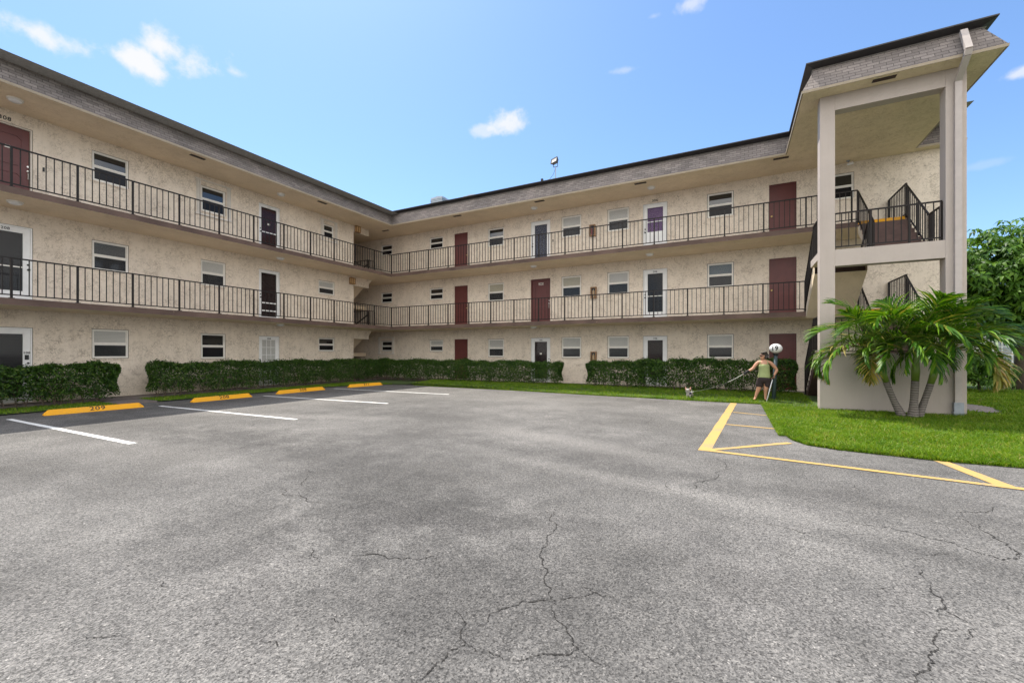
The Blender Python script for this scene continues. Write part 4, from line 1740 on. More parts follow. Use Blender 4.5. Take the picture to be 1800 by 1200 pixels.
def hedge(label, runs, n_per_m):
    """runs: list of (p, q, half width, height at p, height at q)"""
    cx = np.mean([(r[0][0] + r[1][0]) / 2 for r in runs])
    cy = np.mean([(r[0][1] + r[1][1]) / 2 for r in runs])
    t = empty('hedge', (cx, cy, 0.05))
    tag(t, label, 'hedge', 'clipped hedges in front of the building')
    cs, ns = [], []
    st = MB()
    for p, q, hw, h0, h1 in runs:
        p, q = np.array(p), np.array(q)
        d = q - p
        ln = np.linalg.norm(d)
        d = d / ln
        s = np.array([-d[1], d[0]])
        m_ = int(ln * n_per_m)
        u = rng.uniform(0, ln, m_)
        H = h0 + (h1 - h0) * u / ln + .035 * np.sin(u * 2.3 + p[0]) + .03 * np.sin(u * 6.1) + .02 * np.sin(u * 13.0)
        which = rng.uniform(0, 1, m_)
        depth = np.minimum(rng.exponential(.11, m_), hw * .9)
        v = rng.uniform(-1, 1, m_)
        zz = rng.uniform(0, 1, m_)
        off = np.zeros(m_)
        z = np.zeros(m_)
        nn = np.zeros((m_, 3))
        top = which < .30
        off[top] = v[top] * hw
        z[top] = H[top] - depth[top] * .8 + np.minimum(rng.exponential(.022, top.sum()), .12)
        nn[top] = (0, 0, 1)
        sd = ~top
        sg = np.where(which < .70, -1, 1)
        bul = hw * (1 + .08 * np.sin(u * 4.2 + sg) + .07 * np.sin(u * 9.7 + 2 * zz))
        bul = bul + rng.exponential(.018, m_)
        bul = bul * (.80 + .2 * np.minimum(1, zz * 2.2))
        off[sd] = (sg * (bul - depth))[sd]
        z[sd] = (.10 + (H - .10) * zz ** .8)[sd]
        nn[sd, 0] = (s[0] * sg)[sd]
        nn[sd, 1] = (s[1] * sg)[sd]
        nn[sd, 2] = .35
        # the end faces bulge a little
        x = p[0] + d[0] * u + s[0] * off
        y = p[1] + d[1] * u + s[1] * off
        # thin the foot so the stems and the wall show through
        gap = (np.sin(u * 5.3) + np.sin(u * 8.9 + 1.3) + np.sin(u * 2.1)) * .33
        keep = rng.uniform(0, 1, m_) < np.clip((z - .08 - .16 * gap) / .22, .04, 1)
        patch = np.sin(u * 3.7 + z * 9) * np.sin(u * 1.3 - z * 7 + 2)
        keep &= rng.uniform(0, 1, m_) < np.where(patch > .65, .45, 1)
        cs.append(np.stack([x, y, z], 1)[keep])
        ns.append(nn[keep])
        # end caps
        for e, sgn in ((p, -1), (q, 1)):
            k = int(n_per_m * hw * 1.1)
            hh = h0 if sgn < 0 else h1
            o2 = rng.uniform(-1, 1, k) * hw
            z2 = .15 + (hh - .15) * rng.uniform(0, 1, k) ** .8
            dep = rng.exponential(.06, k)
            bulge = .10 * (1 - (o2 / hw) ** 2) + .05 * np.sin(z2 * 8)
            xx = e[0] + d[0] * sgn * (bulge - dep) + s[0] * o2
            yy = e[1] + d[1] * sgn * (bulge - dep) + s[1] * o2
            kp = rng.uniform(0, 1, k) < np.clip((z2 - .15) / .3, .05, 1)
            cs.append(np.stack([xx, yy, z2], 1)[kp])
            ns.append(np.tile([d[0] * sgn, d[1] * sgn, .3], (k, 1))[kp])
        # stems
        for i in range(int(ln / .22)):
            uu = (i + rng.uniform(.1, .9)) * .22
            b0 = p + d * uu + s * rng.uniform(-.5, .5) * hw
            for k in range(3):
                e0 = b0 + d * rng.uniform(-.18, .18) + s * rng.uniform(-.6, .6) * hw
                st.tube([(b0[0], b0[1], 0), (b0[0] * .6 + e0[0] * .4, b0[1] * .6 + e0[1] * .4, .25), (e0[0], e0[1], .75)], [.012, .009, .005], 'bark', 5, cap=False)
    c = np.concatenate(cs) - np.array([cx, cy, 0])
    v, f = leaf_cloud(c, np.concatenate(ns), .037, .46, .85)
    link('foliage', raw_mesh('foliage', v, f, ['hedge']), t)
    me = st.mesh('stems')
    o = link('stems', me, t)
    o.location = (-cx, -cy, 0)


hedge('clipped dark green hedge at far left, behind the wheel stop marked 209', [((-17.1, .2), (-17.1, 6.05), .30, 1.10, 1.13)], 4800)
hedge('long clipped hedge that turns the inner corner, behind the three far wheel stops', [((-17.12, 7.05), (-17.12, 17.2), .30, 1.13, 1.10), ((-17.1, 17.5), (-6.72, 17.5), .30, 1.10, 1.06)], 3900)
hedge('clipped hedge behind the person and the globe lamp', [((-5.36, 17.45), (-3.2, 17.4), .32, 1.04, 1.20), ((-3.2, 17.4), (1.80, 17.2), .34, 1.20, 1.22)], 4300)


# grass blades on the lawn
def blades(pts, h, w, bend):
    n = len(pts)
    a = rng.uniform(0, 2 * pi, n)
    hh = h * rng.uniform(.55, 1.25, n)
    sd = np.stack([np.cos(a), np.sin(a), np.zeros(n)], 1) * (w * rng.uniform(.7, 1.3, n))[:, None]
    ln = rng.uniform(0, 2 * pi, n)
    be = np.stack([np.cos(ln), np.sin(ln), np.zeros(n)], 1) * (bend * hh * rng.uniform(.2, 1.4, n))[:, None]
    up = np.zeros((n, 3))
    up[:, 2] = hh
    base = pts - np.array([0, 0, .01])
    v = np.stack([base - sd, base + sd, base + up * .62 + be * .35 + sd * .8, base + up * .62 + be * .35 - sd * .8, base + up * .95 + be], 1).reshape(-1, 3)
    i = np.arange(n) * 5
    f = np.concatenate([np.stack([i, i + 1, i + 2], 1), np.stack([i, i + 2, i + 3], 1), np.stack([i + 3, i + 2, i + 4], 1)])
    return v, f


def scatter(x0, x1, y0, y1, n, test):
    x = rng.uniform(x0, x1, n)
    y = rng.uniform(y0, y1, n)
    out = []
    for a, b in zip(x, y):
        if test(a, b):
            out.append((a, b, lawn_z(a, b)))
    return np.array(out)


def on_lawn(a, b):
    if b < south_edge(a) - .02 + .05 * sin(a * 21) * sin(b * 17 + a * 5) or b > north_edge(a) - .02:
        return False
    if TX0 - .02 < a < TX1 + .02 and TY - .02 < b < (14.4 if a < 2.3 else 19):
        return False
    if b > 18.1 and a < 6.2:
        return False
    if ((a - 5.7) / .55) ** 2 + ((b - 16.2) / 1.2) ** 2 < 1:
        return False
    return True


def thick(a, b):
    return (sin(a * 3.1 + b * 1.7) + sin(a * 1.3 - b * 4.1 + 1) + sin(a * 7.3 + 2) * sin(b * 6.1)) / 3


parts = []
for args, h in (((.75, 6.2, 8.15, 11.0, 52000), .070), ((.75, 8.5, 11.0, 14.3, 42000), .072), ((5, 14, 9, 24, 90000), .085), ((8, 26, 22, 40, 12000), .12),
                ((-13.6, 2.1, 14.6, 18.1, 46000), .075)):
    p = scatter(*args, on_lawn)
    hs = 1.0
    hv = h * (1.05 + .55 * np.array([thick(a, b) for a, b, _ in p]))
    v, f = blades(p, hv, .0055 if h < .08 else .009, .85)
    parts.append((v, f))
p = scatter(-17.3, -14.3, -1.5, 15.6, 42000, lambda a, b: (a < interp(LEFT_EDGE, b) - .03 and not 5.72 < b < 6.78))
p[:, 2] = .033
parts.append(blades(p, .065, .006, .8))
# ragged fringe where the lawn spills over the asphalt
fr = []
for i in range(9000):
    x = rng.uniform(.75, 9)
    e = south_edge(x)
    fr.append((x, e + abs(rng.normal(0, .06)) - .05, .015))
for i in range(5000):
    x = rng.uniform(-13.4, .82)
    fr.append((x, south_edge(x) + abs(rng.normal(0, .07)) - .06, .015))
for i in range(4500):
    y = rng.uniform(9.3, 14.8)
    xe = interp([(8, .95), (9.6, .84), (10.6, .80), (12.6, .82), (14.2, .96), (15, 1.0)], y)
    fr.append((.80 + abs(rng.normal(0, .06)) - .05, y, .015))
v, f = blades(np.array(fr), .062, .0055, 1.1)
parts.append((v, f))
vs, fs, k = [], [], 0
for v, f in parts:
    vs.append(v)
    fs.append(f + k)
    k += len(v)
tag(link('grass', raw_mesh('grass', np.concatenate(vs), np.concatenate(fs), ['grass'])), kind='stuff')


# ---- clump palm beside the stair tower
def frond_mesh(length, droop, seed, mat, ang_start=1.0):
    r = np.random.default_rng(seed)
    n = 40
    # rachis in the local x-z plane: leaves upwards, then arches over
    ang0 = ang_start
    pts = [np.array([0., 0., 0.])]
    for i in range(n):
        t = i / n
        ang = ang0 - droop * t ** 1.15
        pts.append(pts[-1] + np.array([cos(ang), 0, sin(ang)]) * length / n)
    pts = np.array(pts)
    V, F = [], []

    def add(vs, fs):
        k = len(V)
        V.extend(vs)
        F.extend([tuple(a + k for a in f) for f in fs])
    for i in range(int(n * .16), n + 1):
        t = i / n
        tg = pts[min(i + 1, n)] - pts[max(i - 1, 0)]
        tg /= np.linalg.norm(tg)
        nrm = np.array([-tg[2], 0, tg[0]])
        ll = (.62 * sin(pi * min(1, (.12 + t * .86))) ** .7 + .10) * length / 1.9 * r.uniform(.85, 1.12)
        for side in (-1, 1):
            fw = .45 + .75 * t + r.normal(0, .10)
            d = np.array([0, side, 0]) * cos(fw) + tg * sin(fw) + nrm * (.38 + r.normal(0, .13))
            d /= np.linalg.norm(d)
            wv = np.cross(d, np.array([0, 0, 1.0]))
            wv /= np.linalg.norm(wv) + 1e-9
            wv = wv * .75 + nrm * .45 * side
            w = .0265 * r.uniform(.75, 1.25)
            p0 = pts[i]
            segs = 4
            cur = p0.copy()
            dd = d.copy()
            rows = []
            for s_ in range(segs + 1):
                ww = w * (.55, 1.0, .95, .62, .05)[s_]
                rows.append((cur - wv * ww, cur + wv * ww))
                dd = dd + np.array([0, 0, -.05 - .07 * s_ * r.uniform(.4, 1.6)])
                dd /= np.linalg.norm(dd)
                cur = cur + dd * ll / segs
            vs = [tuple(x) for rw in rows for x in rw]
            add(vs, [(2 * q, 2 * q + 1, 2 * q + 3, 2 * q + 2) for q in range(segs)])
    leaf = raw_mesh('frond', np.array(V), np.array(F), [mat, 'rachis'])
    # the rachis joins the same mesh
    g = MB()
    g.tube([tuple(p) for p in pts[::4]], [max(.004, .018 * (1 - .8 * i / (len(pts[::4]) - 1))) for i in range(len(pts[::4]))], 'rachis', 6)
    bm = bmesh.new()
    bm.from_mesh(leaf)
    tmp = g.mesh('tmp')
    k = len(bm.faces)
    bm.from_mesh(tmp)
    bm.faces.ensure_lookup_table()
    for fc in bm.faces[k:]:
        fc.material_index = 1
    bm.to_mesh(leaf)
    bm.free()
    return leaf


palm = empty('palm_tree', (3.66, 13.05, 0.02))
tag(palm, 'small clumping palm with three ringed grey trunks in front of the stair tower', 'palm tree')
heads = []
for base, bend, top, r0 in (((-.10, .0), (-.42, -.05), (-.62, -.12, 1.50), .075), ((.02, -.06), (.05, -.10), (.06, -.16, 1.62), .085), ((.12, .04), (.30, .0), (.48, -.06, 1.45), .075)):
    g = MB()
    p0 = Vector((base[0], base[1], -.05))
    p3 = Vector(top)
    mid = Vector((bend[0], bend[1], .55))
    pts = []
    for i in range(9):
        t = i / 8
        pts.append(p0 * (1 - t) ** 2 + mid * 2 * t * (1 - t) + p3 * t * t)
    ksp = 6
    g.tube(pts[:ksp], [r0 * (1.35 - .5 * min(1, i / 2.5)) for i in range(ksp)], 'palmtrunk', 14)
    g.build('trunk', palm, smooth=True)
    g = MB()
    g.tube(pts[ksp - 1:] + [pts[-1] + (pts[-1] - pts[-2]) * 1.1], [r0 * .82, r0 * .95, r0 * .72, r0 * .5, r0 * .3], 'crownshaft', 14)
    g.build('crownshaft', palm, smooth=True)
    heads.append(pts[-1] + (pts[-1] - pts[-2]) * .6)
FV = [frond_mesh(1.95, 2.0, 1, 'frond', 1.25), frond_mesh(2.05, 2.25, 2, 'frond', 1.2), frond_mesh(1.8, 2.3, 3, 'frond', 1.0), frond_mesh(1.6, 2.1, 4, 'frond_old', .75), frond_mesh(1.75, 1.35, 5, 'frond', 1.4)]
for hi, hd in enumerate(heads):
    nf = (18, 19, 18)[hi]
    for k in range(nf):
        az = 2 * pi * k / nf + random.uniform(-.25, .25) + hi * .5
        young = k % 3 == 0
        me = FV[4] if young else FV[random.choice((0, 1, 2))]
        tilt = random.uniform(-.1, .2) if young else random.uniform(-.05, .75)
        o = link('frond', me, palm, loc=tuple(hd), rot=(0, 0, 0))
        o.rotation_euler = (Matrix.Rotation(az, 3, 'Z') @ Matrix.Rotation(tilt, 3, 'Y') @ Matrix.Rotation(random.uniform(-.4, .4), 3, 'X')).to_euler()
        s_ = random.uniform(.72, .92)
        o.scale = (s_, s_, s_)
# a few old yellowing fronds hang low on the left, front and right
for hd, az, tilt, s_ in ((heads[0], 3.4, .45, .95), (heads[0], 4.35, .7, .75), (heads[2], 5.7, .55, .85), (heads[2], 6.2, .45, .9)):
    o = link('frond', FV[3], palm, loc=tuple(hd))
    o.rotation_euler = (Matrix.Rotation(az, 3, 'Z') @ Matrix.Rotation(tilt, 3, 'Y')).to_euler()
    o.scale = (s_, s_, s_)
    o['label'] = 'yellowing drooping frond'


# ---- broad-leaved trees behind the tower
def leaf_rosettes(centres, normals, per, size, mat):
    V, F = [], []
    for c, nv in zip(centres, normals):
        nv = Vector(nv).normalized()
        a = nv.orthogonal().normalized()
        b = nv.cross(a)
        ph = random.uniform(0, 6.28)
        for k in range(per):
            t = ph + 2 * pi * k / per + random.uniform(-.2, .2)
            d = a * cos(t) + b * sin(t)
            s = size * random.uniform(.7, 1.2)
            w = nv.cross(d) * s * .20
            dr = random.uniform(.15, .6)
            p0 = Vector(c) + d * s * .12
            p1 = p0 + d * s * .5 + nv * s * .08
            p2 = p0 + d * s * 1.0 - nv * s * dr + Vector((0, 0, -.12 * s))
            i = len(V)
            V += [tuple(p0), tuple(p1 + w), tuple(p2), tuple(p1 - w), tuple(p1 - nv * s * .05)]
            F += [(i, i + 4, i + 1), (i + 1, i + 4, i + 2), (i + 2, i + 4, i + 3), (i + 3, i + 4, i)]
    return raw_mesh('leaves', np.array(V), np.array(F), [mat])


def broad_tree(loc, lobes, n, size, trunk_r, trunk_h, label, cat='tree', name='broadleaf_tree', group=None, per=8):
    t = empty(name, loc)
    tag(t, label, cat, group)
    cs, ns = [], []
    tot = sum(l[3] ** 2 for l in lobes)
    for lx, ly, lz, lr, sq in lobes:
        for _ in range(int(n * lr * lr / tot)):
            while True:
                v = Vector((random.gauss(0, 1), random.gauss(0, 1), random.gauss(0, 1))).normalized()
                if v.z > -.75:
                    break
            rr = lr * (1 - min(.6, random.expovariate(6)))
            rr *= 1 + .14 * sin(5 * v.x + lx) + .12 * sin(6 * v.y + 2 * lz) + .1 * sin(9 * v.z)
            cs.append((lx + v.x * rr, ly + v.y * rr, lz + v.z * rr * sq))
            ns.append((v.x + random.gauss(0, .35), v.y + random.gauss(0, .35), v.z * .6 + .9))
    link('crown', leaf_rosettes(cs, ns, per, size, 'broadleaf'), t)
    g = MB()
    g.tube([(0, 0, -.1), (.03, .02, trunk_h * .5), (0, .05, trunk_h), (.1, .1, trunk_h * 1.4)], [trunk_r * 1.35, trunk_r, trunk_r * .9, trunk_r * .5], 'bark', 12)
    for lx, ly, lz, lr, sq in lobes:
        g.tube([(0, .03, trunk_h * .8), (lx * .4, ly * .4, trunk_h + (lz - trunk_h) * .4), (lx * .9, ly * .9, lz)], [trunk_r * .55, trunk_r * .4, trunk_r * .12], 'bark', 7)
    g.build('trunk', t, smooth=True)


broad_tree((10.55, 25.3, 0.05), [(-1.6, -.3, 4.2, 1.9, .9), (.3, -.6, 4.9, 2.2, .95), (-2.6, .6, 3.9, 1.5, .9), (-.7, .8, 5.3, 1.7, .9), (1.9, -.2, 4.4, 1.9, .9), (1.5, .3, 6.2, 1.5, .9), (.2, -1.2, 3.6, 1.6, .7), (-2.0, -.6, 2.9, 1.3, .8), (-.6, -.9, 2.7, 1.3, .7)],
           2800, .27, .20, 2.4, 'large broad-leaved tree with a dark trunk behind the palm at the right edge')
broad_tree((15.2, 25.0, 0.05), [(-1.2, 0, 4.8, 1.9, .9), (.6, -.2, 5.6, 2.0, .95), (.8, .6, 4.2, 2.0, .9)], 1100, .27, .2, 2.6, 'broad-leaved tree just beyond the right edge of the picture')
broad_tree((8.35, 22.7, 0.03), [(0, 0, .85, .75, 1.0), (-.5, .1, 1.2, .6, 1.0), (.5, .1, .7, .6, 1.0)], 420, .17, .04, .4, 'rounded dark green shrub on the lawn behind the tower base', 'shrub', 'shrub', None, 7)

# ---- low pale house far right
hs = empty('neighbour_house', (16, 36, 0))
tag(hs, 'low pale house with barred windows, far behind the trees at right', 'house')
g = MB()
g.box((-9, 0, 0), (14, 8, 3.2), 'house')
g.build('wall', hs)
g = MB()
for a in ([(-9.5, -.6, 3.18), (14.5, -.6, 3.18), (13.5, 4, 4.6), (-8.5, 4, 4.6)], [(-9.5, 8.6, 3.18), (-8.5, 4, 4.6), (13.5, 4, 4.6), (14.5, 8.6, 3.18)],
          [(-9.5, -.6, 3.18), (-8.5, 4, 4.6), (-9.5, 8.6, 3.18)], [(14.5, -.6, 3.18), (13.5, 4, 4.6), (14.5, 8.6, 3.18)], [(-9.5, -.6, 3.17), (-9.5, 8.6, 3.17), (14.5, 8.6, 3.17), (14.5, -.6, 3.17)]):
    g.face(a, 'shingle')
g.build('roof', hs)
for wx in (-6.5, -2.2, 1.2, 5.0):
    g = MB()
    ring(g, wx, wx + 1.7, .9, 2.4, .07, -.05, 0, 'white')
    for q in range(1, 4):
        g.box((wx + 1.7 * q / 4 - .02, -.045, .97), (wx + 1.7 * q / 4 + .02, -.01, 2.33), 'white')
    for q in range(1, 3):
        g.box((wx + .07, -.042, .9 + 1.5 * q / 3 - .02), (wx + 1.63, -.012, .9 + 1.5 * q / 3 + .02), 'white')
    wo = g.build('window', hs)
    g = MB()
    g.box((wx + .07, -.008, .97), (wx + 1.63, -.004, 2.33), 'galv')
    g.build('pane', wo)

# ================================================================== globe lamp marked 19
lx, ly = 1.19, 15.62
t = empty('globe_lamp', (lx, ly, .10))
tag(t, 'white oval globe marked 19 on a dark green post', 'lamp post')
g = MB()
g.tube([(-.06, 0, -.05), (-.03, 0, .7), (.0, 0, 1.36)], [.060, .052, .048], 'post_green', 12)
g.lathe((0, 0, 1.36), [(.07, 0), (.085, .03), (.075, .06)], 'black', 16)
g.build('pole', t, smooth=True)
g = MB()
prof = []
for i in range(15):
    a = -pi / 2 + pi * (i + .5) / 15
    prof.append((.18 * cos(a), 1.575 + .150 * sin(a)))
g.lathe((0, 0, 0), prof, 'lamp_white', 28)
gl = g.build('globe', t, smooth=True)
me = text_mesh('19', .23, 'black', .002).copy()
bm = bmesh.new()
bm.from_mesh(me)
bmesh.ops.triangulate(bm, faces=bm.faces)
for _ in range(3):
    bmesh.ops.subdivide_edges(bm, edges=[e for e in bm.edges if e.calc_length() > .015], cuts=1)
    bmesh.ops.triangulate(bm, faces=bm.faces)
bm.to_mesh(me)
bm.free()
# wrap the digits on the globe's surface, a little to the left of straight on
gc = Vector((0, 0, 1.575))
for v in me.vertices:
    a = v.co.x * .80 / .18 - .27
    e = v.co.y * .9 / .150
    r_ = 1.02 + v.co.z
    v.co = (gc.x + .18 * r_ * sin(a) * cos(e), gc.y - .18 * r_ * cos(a) * cos(e), gc.z + .150 * r_ * sin(e))
link('number', me, gl)


# ================================================================== person, dog, leash, stick
def skinned(chains, mats_level=2):
    """chains: list of lists of (name or None, (x, y, z), radius or (rx, ry)); a repeated name joins chains. The first vertex is the root."""
    names, V, E, RAD = {}, [], [], []
    for ch in chains:
        prev = None
        for nm, p, r in ch:
            if nm in names:
                i = names[nm]
            else:
                i = len(V)
                V.append(p)
                RAD.append(r if isinstance(r, tuple) else (r, r))
                if nm:
                    names[nm] = i
            if prev is not None:
                E.append((prev, i))
            prev = i
    me = bpy.data.meshes.new('skin')
    me.from_pydata(V, E, [])
    o = bpy.data.objects.new('skin', me)
    COL.objects.link(o)
    md = o.modifiers.new('s', 'SKIN')
    md.use_smooth_shade = True
    for i, sv in enumerate(me.skin_vertices[0].data):
        sv.radius = RAD[i]
        sv.use_root = (i == 0)
    sb = o.modifiers.new('b', 'SUBSURF')
    sb.levels = mats_level
    sb.render_levels = mats_level
    dg = bpy.context.evaluated_depsgraph_get()
    out = bpy.data.meshes.new_from_object(o.evaluated_get(dg))
    bpy.data.objects.remove(o)
    return out


def join_meshes(name, meshes, mats):
    """mats: material name per mesh"""
    bm = bmesh.new()
    out = bpy.data.meshes.new(name)
    uniq = []
    for me, mt in zip(meshes, mats):
        if mt not in uniq:
            uniq.append(mt)
        k = len(bm.faces)
        bm.from_mesh(me)
        bm.faces.ensure_lookup_table()
        for f in bm.faces[k:]:
            f.material_index = uniq.index(mt)
            f.smooth = True
    bm.to_mesh(out)
    bm.free()
    for mt in uniq:
        out.materials.append(M[mt])
    return out


PX, PY, PZ = 0.80, 15.38, 0.06      # where the person stands


def P(zx, zz, y=0.0):
    """metres in the person's own frame from measured fractions (right, up), y away from the parking lot"""
    return (zx, y, zz)


# measured: x to the right of the feet's middle, z above the grass
J = dict(pelvis=(.055, 0, .72), hipL=(.15, 0, .66), hipR=(-.045, 0, .66), kneeR=(-.085, -.015, .345), ankR=(-.185, .01, .055), kneeL=(.105, -.015, .345), ankL=(.095, .02, .055),
         waist=(.06, 0, .90), chest=(.055, 0, 1.08), neck=(.05, 0, 1.235), head0=(.035, -.01, 1.31), shR=(-.115, 0, 1.175), shL=(.225, 0, 1.18),
         elR=(-.245, -.05, .985), wrR=(-.425, -.09, .865), elL=(.405, .05, .95), wrL=(.315, -.07, .775))


def V3(n):
    return J[n]


body = skinned([
    [('pelvis', V3('pelvis'), (.150, .10)), ('waist', V3('waist'), (.118, .085)), ('chest', V3('chest'), (.130, .095)), ('ubk', (.053, .0, 1.185), (.10, .075)), ('neck', V3('neck'), .052), ('nk2', (.047, -.005, 1.275), .050)],
    [('pelvis', V3('pelvis'), .1), ('hipR', V3('hipR'), .098), (None, (-.065, -.005, .52), .092), ('kneeR', V3('kneeR'), .064), (None, (-.115, .012, .27), .060), (None, (-.155, .012, .15), .042), ('ankR', V3('ankR'), .034), (None, (-.205, -.06, .03), .032), (None, (-.215, -.13, .022), .024)],
    [('pelvis', V3('pelvis'), .1), ('hipL', V3('hipL'), .098), (None, (.130, -.005, .52), .092), ('kneeL', V3('kneeL'), .064), (None, (.10, .016, .27), .060), (None, (.097, .018, .15), .042), ('ankL', V3('ankL'), .034), (None, (.115, -.06, .03), .032), (None, (.125, -.13, .022), .024)],
    [('ubk', (.05, 0, 1.185), .1), (None, (-.05, .0, 1.195), .058), ('shR', V3('shR'), .056), (None, (-.18, -.025, 1.085), .054), ('elR', V3('elR'), .046), (None, (-.325, -.07, .935), .043), ('wrR', V3('wrR'), .026)],
    [('ubk', (.05, 0, 1.185), .1), (None, (.155, .0, 1.20), .058), ('shL', V3('shL'), .056), (None, (.315, .03, 1.075), .054), ('elL', V3('elL'), .046), (None, (.37, -.005, .875), .043), ('wrL', V3('wrL'), .026)],
])
# head, turned to the person's right (the viewer's left): profile along -x
hx, hy, hz = .035, -.005, 1.385
head = skinned([
    [('c', (hx + .012, hy, hz), (.078, .090)), ('t', (hx + .018, hy, hz + .065), (.068, .075)), (None, (hx + .02, hy, hz + .100), (.035, .04))],
    [('c', (hx, hy, hz), .08), ('j', (hx - .020, hy - .004, hz - .060), (.052, .056)), ('chin', (hx - .052, hy - .006, hz - .098), (.024, .028))],
    [('c', (hx, hy, hz), .08), ('nb', (hx - .075, hy - .006, hz + .002), (.022, .03)), ('nose', (hx - .103, hy - .008, hz - .026), (.013, .016))],
    [('j', (0, 0, 0), .05), ('lips', (hx - .080, hy - .006, hz - .064), (.016, .024))],
    [('j', (0, 0, 0), .05), ('nk', (hx + .012, hy, hz - .125), (.046, .046))],
])
g = MB()
g.tube([(hx + .022, hy - .083, hz + .012), (hx + .018, hy - .093, hz - .012), (hx + .010, hy - .084, hz - .036)], [.014, .018, .009], 'skin', 8)
ear = g.mesh('ear', True)


def hand(w, d, up, side, curl, thumb_side):
    """palm at the wrist w, pointing along d; five fingers of unequal length that curl, thumb from the side near the wrist"""
    w, d, up, side = Vector(w), Vector(d).normalized(), Vector(up).normalized(), Vector(side).normalized()
    out = []
    palm = [[('p0', tuple(w - d * .01), (.024, .018)), ('p1', tuple(w + d * .04), (.036, .015)), ('p2', tuple(w + d * .075), (.036, .013))]]
    out.append(skinned(palm, 1))
    for i, (off, ln) in enumerate(((-.029, .062), (-.010, .074), (.010, .070), (.028, .054))):
        b = w + d * .072 + side * off
        ch = [(None, tuple(b - d * .02), .0095)]
        dd = d.copy()
        cur = b
        for k, fr in enumerate((.42, .33, .25)):
            dd = (dd * cos(curl) - up * sin(curl)).normalized()
            upn = (up * cos(curl) + dd * sin(curl))
            cur = cur + dd * ln * fr
            ch.append((None, tuple(cur), .0088 - .001 * k))
            d2 = dd
            up_ = upn
            dd = (d2 * cos(curl * .5) - up_ * sin(curl * .5)).normalized()
        out.append(skinned([ch], 1))
    tb = w + d * .022 + side * (-.030 * thumb_side)
    out.append(skinned([[(None, tuple(tb), .012), (None, tuple(tb + d * .025 - side * .022 * thumb_side - up * .012), .0105), (None, tuple(tb + d * .055 - side * .012 * thumb_side - up * .03), .009)]], 1))
    return out


hr = hand(J['wrR'], (-.85, -.15, -.45), (-.3, -.45, .84), (0.15, -.95, -.3), .75, 1)
hl = hand(J['wrL'], (-.25, -.15, -.95), (.55, -.75, 0), (-.75, -.6, 0.1), .85, 1)
meshes = [body, head, ear] + hr + hl
person = empty('person', (PX, PY, PZ))
tag(person, 'person in a green tank top and brown shorts holding a leash and a white stick', 'person')
link('body', join_meshes('body', meshes, ['skin'] * len(meshes)), person)
top = skinned([[('a0', (.060, 0, .665), (.196, .146)), ('a', (.060, 0, .745), (.194, .146)), ('b', (.062, 0, .86), (.168, .130)), ('b2', (.060, -.006, .98), (.160, .128)), ('c', (.055, -.014, 1.085), (.174, .146)), ('d', (.055, -.010, 1.145), (.140, .100))]], 2)
tk = join_meshes('tank_top', [top], ['tank'])
tko = link('tank_top', tk, person)
g = MB()
for sx in (-.050, .155):
    g = MB()
    g.tube([(sx + .0, -.098, 1.125), (sx - .004, -.074, 1.20), (sx - .004, -.01, 1.25), (sx, .065, 1.19), (sx, .08, 1.13)], .011, 'tank', 6)
    g.build('strap', tko)
sh = skinned([[('p', (.056, 0, .68), (.202, .148)), ('w', (.058, 0, .76), (.188, .138))],
              [('p', (0, 0, 0), .1), (None, (-.045, 0, .60), (.135, .126)), (None, (-.065, 0, .50), (.118, .116)), (None, (-.074, 0, .390), (.112, .112))],
              [('p', (0, 0, 0), .1), (None, (.155, 0, .60), (.135, .126)), (None, (.155, 0, .50), (.118, .116)), (None, (.152, 0, .390), (.110, .112))]], 2)
link('shorts', join_meshes('shorts', [sh], ['shorts']), person)
hair = skinned([[('c', (hx + .035, hy + .002, hz + .025), (.084, .088)), ('t', (hx + .022, hy + .002, hz + .078), (.070, .080)), (None, (hx - .018, hy, hz + .100), (.048, .062))],
                [('c', (0, 0, 0), .1), (None, (hx + .085, hy + .02, hz - .03), (.048, .056)), ('bun', (hx + .118, hy + .03, hz - .065), .044), (None, (hx + .125, hy + .03, hz - .105), .026)]], 2)
ho = link('hair', join_meshes('hair', [hair], ['hair']), person)
g = MB()
g.box((hx - .092, hy - .078, hz - .004), (hx - .080, hy + .066, hz + .028), 'black')
g.box((hx - .088, hy - .090, hz + .002), (hx + .02, hy - .082, hz + .022), 'black')
g.box((hx - .090, hy - .086, hz - .012), (hx - .040, hy - .078, hz + .026), 'black')
g.build('sunglasses', person)
wr = skinned([[(None, (-.335, -.072, .925), .052), (None, (-.425, -.09, .865), .044), (None, (-.475, -.100, .838), .042)]], 2)
link('wrist_brace', join_meshes('wrist_brace', [wr], ['fabric_black']), person)
for nm in (('ankR', -.205), ('ankL', .115)):
    g = MB()
    x = nm[1]
    s = 1 if nm[0] == 'ankL' else -1
    g.box((x - .042, -.165, -.012), (x + .042, .055, .004), 'fabric_black')
    g.tube([(x - .045, -.07, .0), (x, -.075, .055), (x + .045, -.07, .0)], .010, 'fabric_black', 6)
    g.build('sandal', person)

# the stick in the left hand, its tip on the grass
stick_top = Vector((.285, -.095, .70))
t = empty('walking_stick', (PX + .085, PY - .30, PZ - .02))
tag(t, 'thin white walking stick held in the left hand, its tip on the grass', 'stick')
tip = Vector((.10, -.30, -.03)) + Vector((PX, PY, PZ)) - Vector(t.location)
tp = stick_top + Vector((PX, PY, PZ)) - Vector(t.location)
d = (tp - tip).normalized()
g = MB()
g.tube([tuple(tip), tuple(tp)], [.011, .014], 'lamp_white', 10)
g.build('shaft', t, smooth=True)
g = MB()
g.tube([tuple(tp - d * .04), tuple(tp + d * .10)], [.017, .019], 'black', 10)
g.build('grip', t, smooth=True)

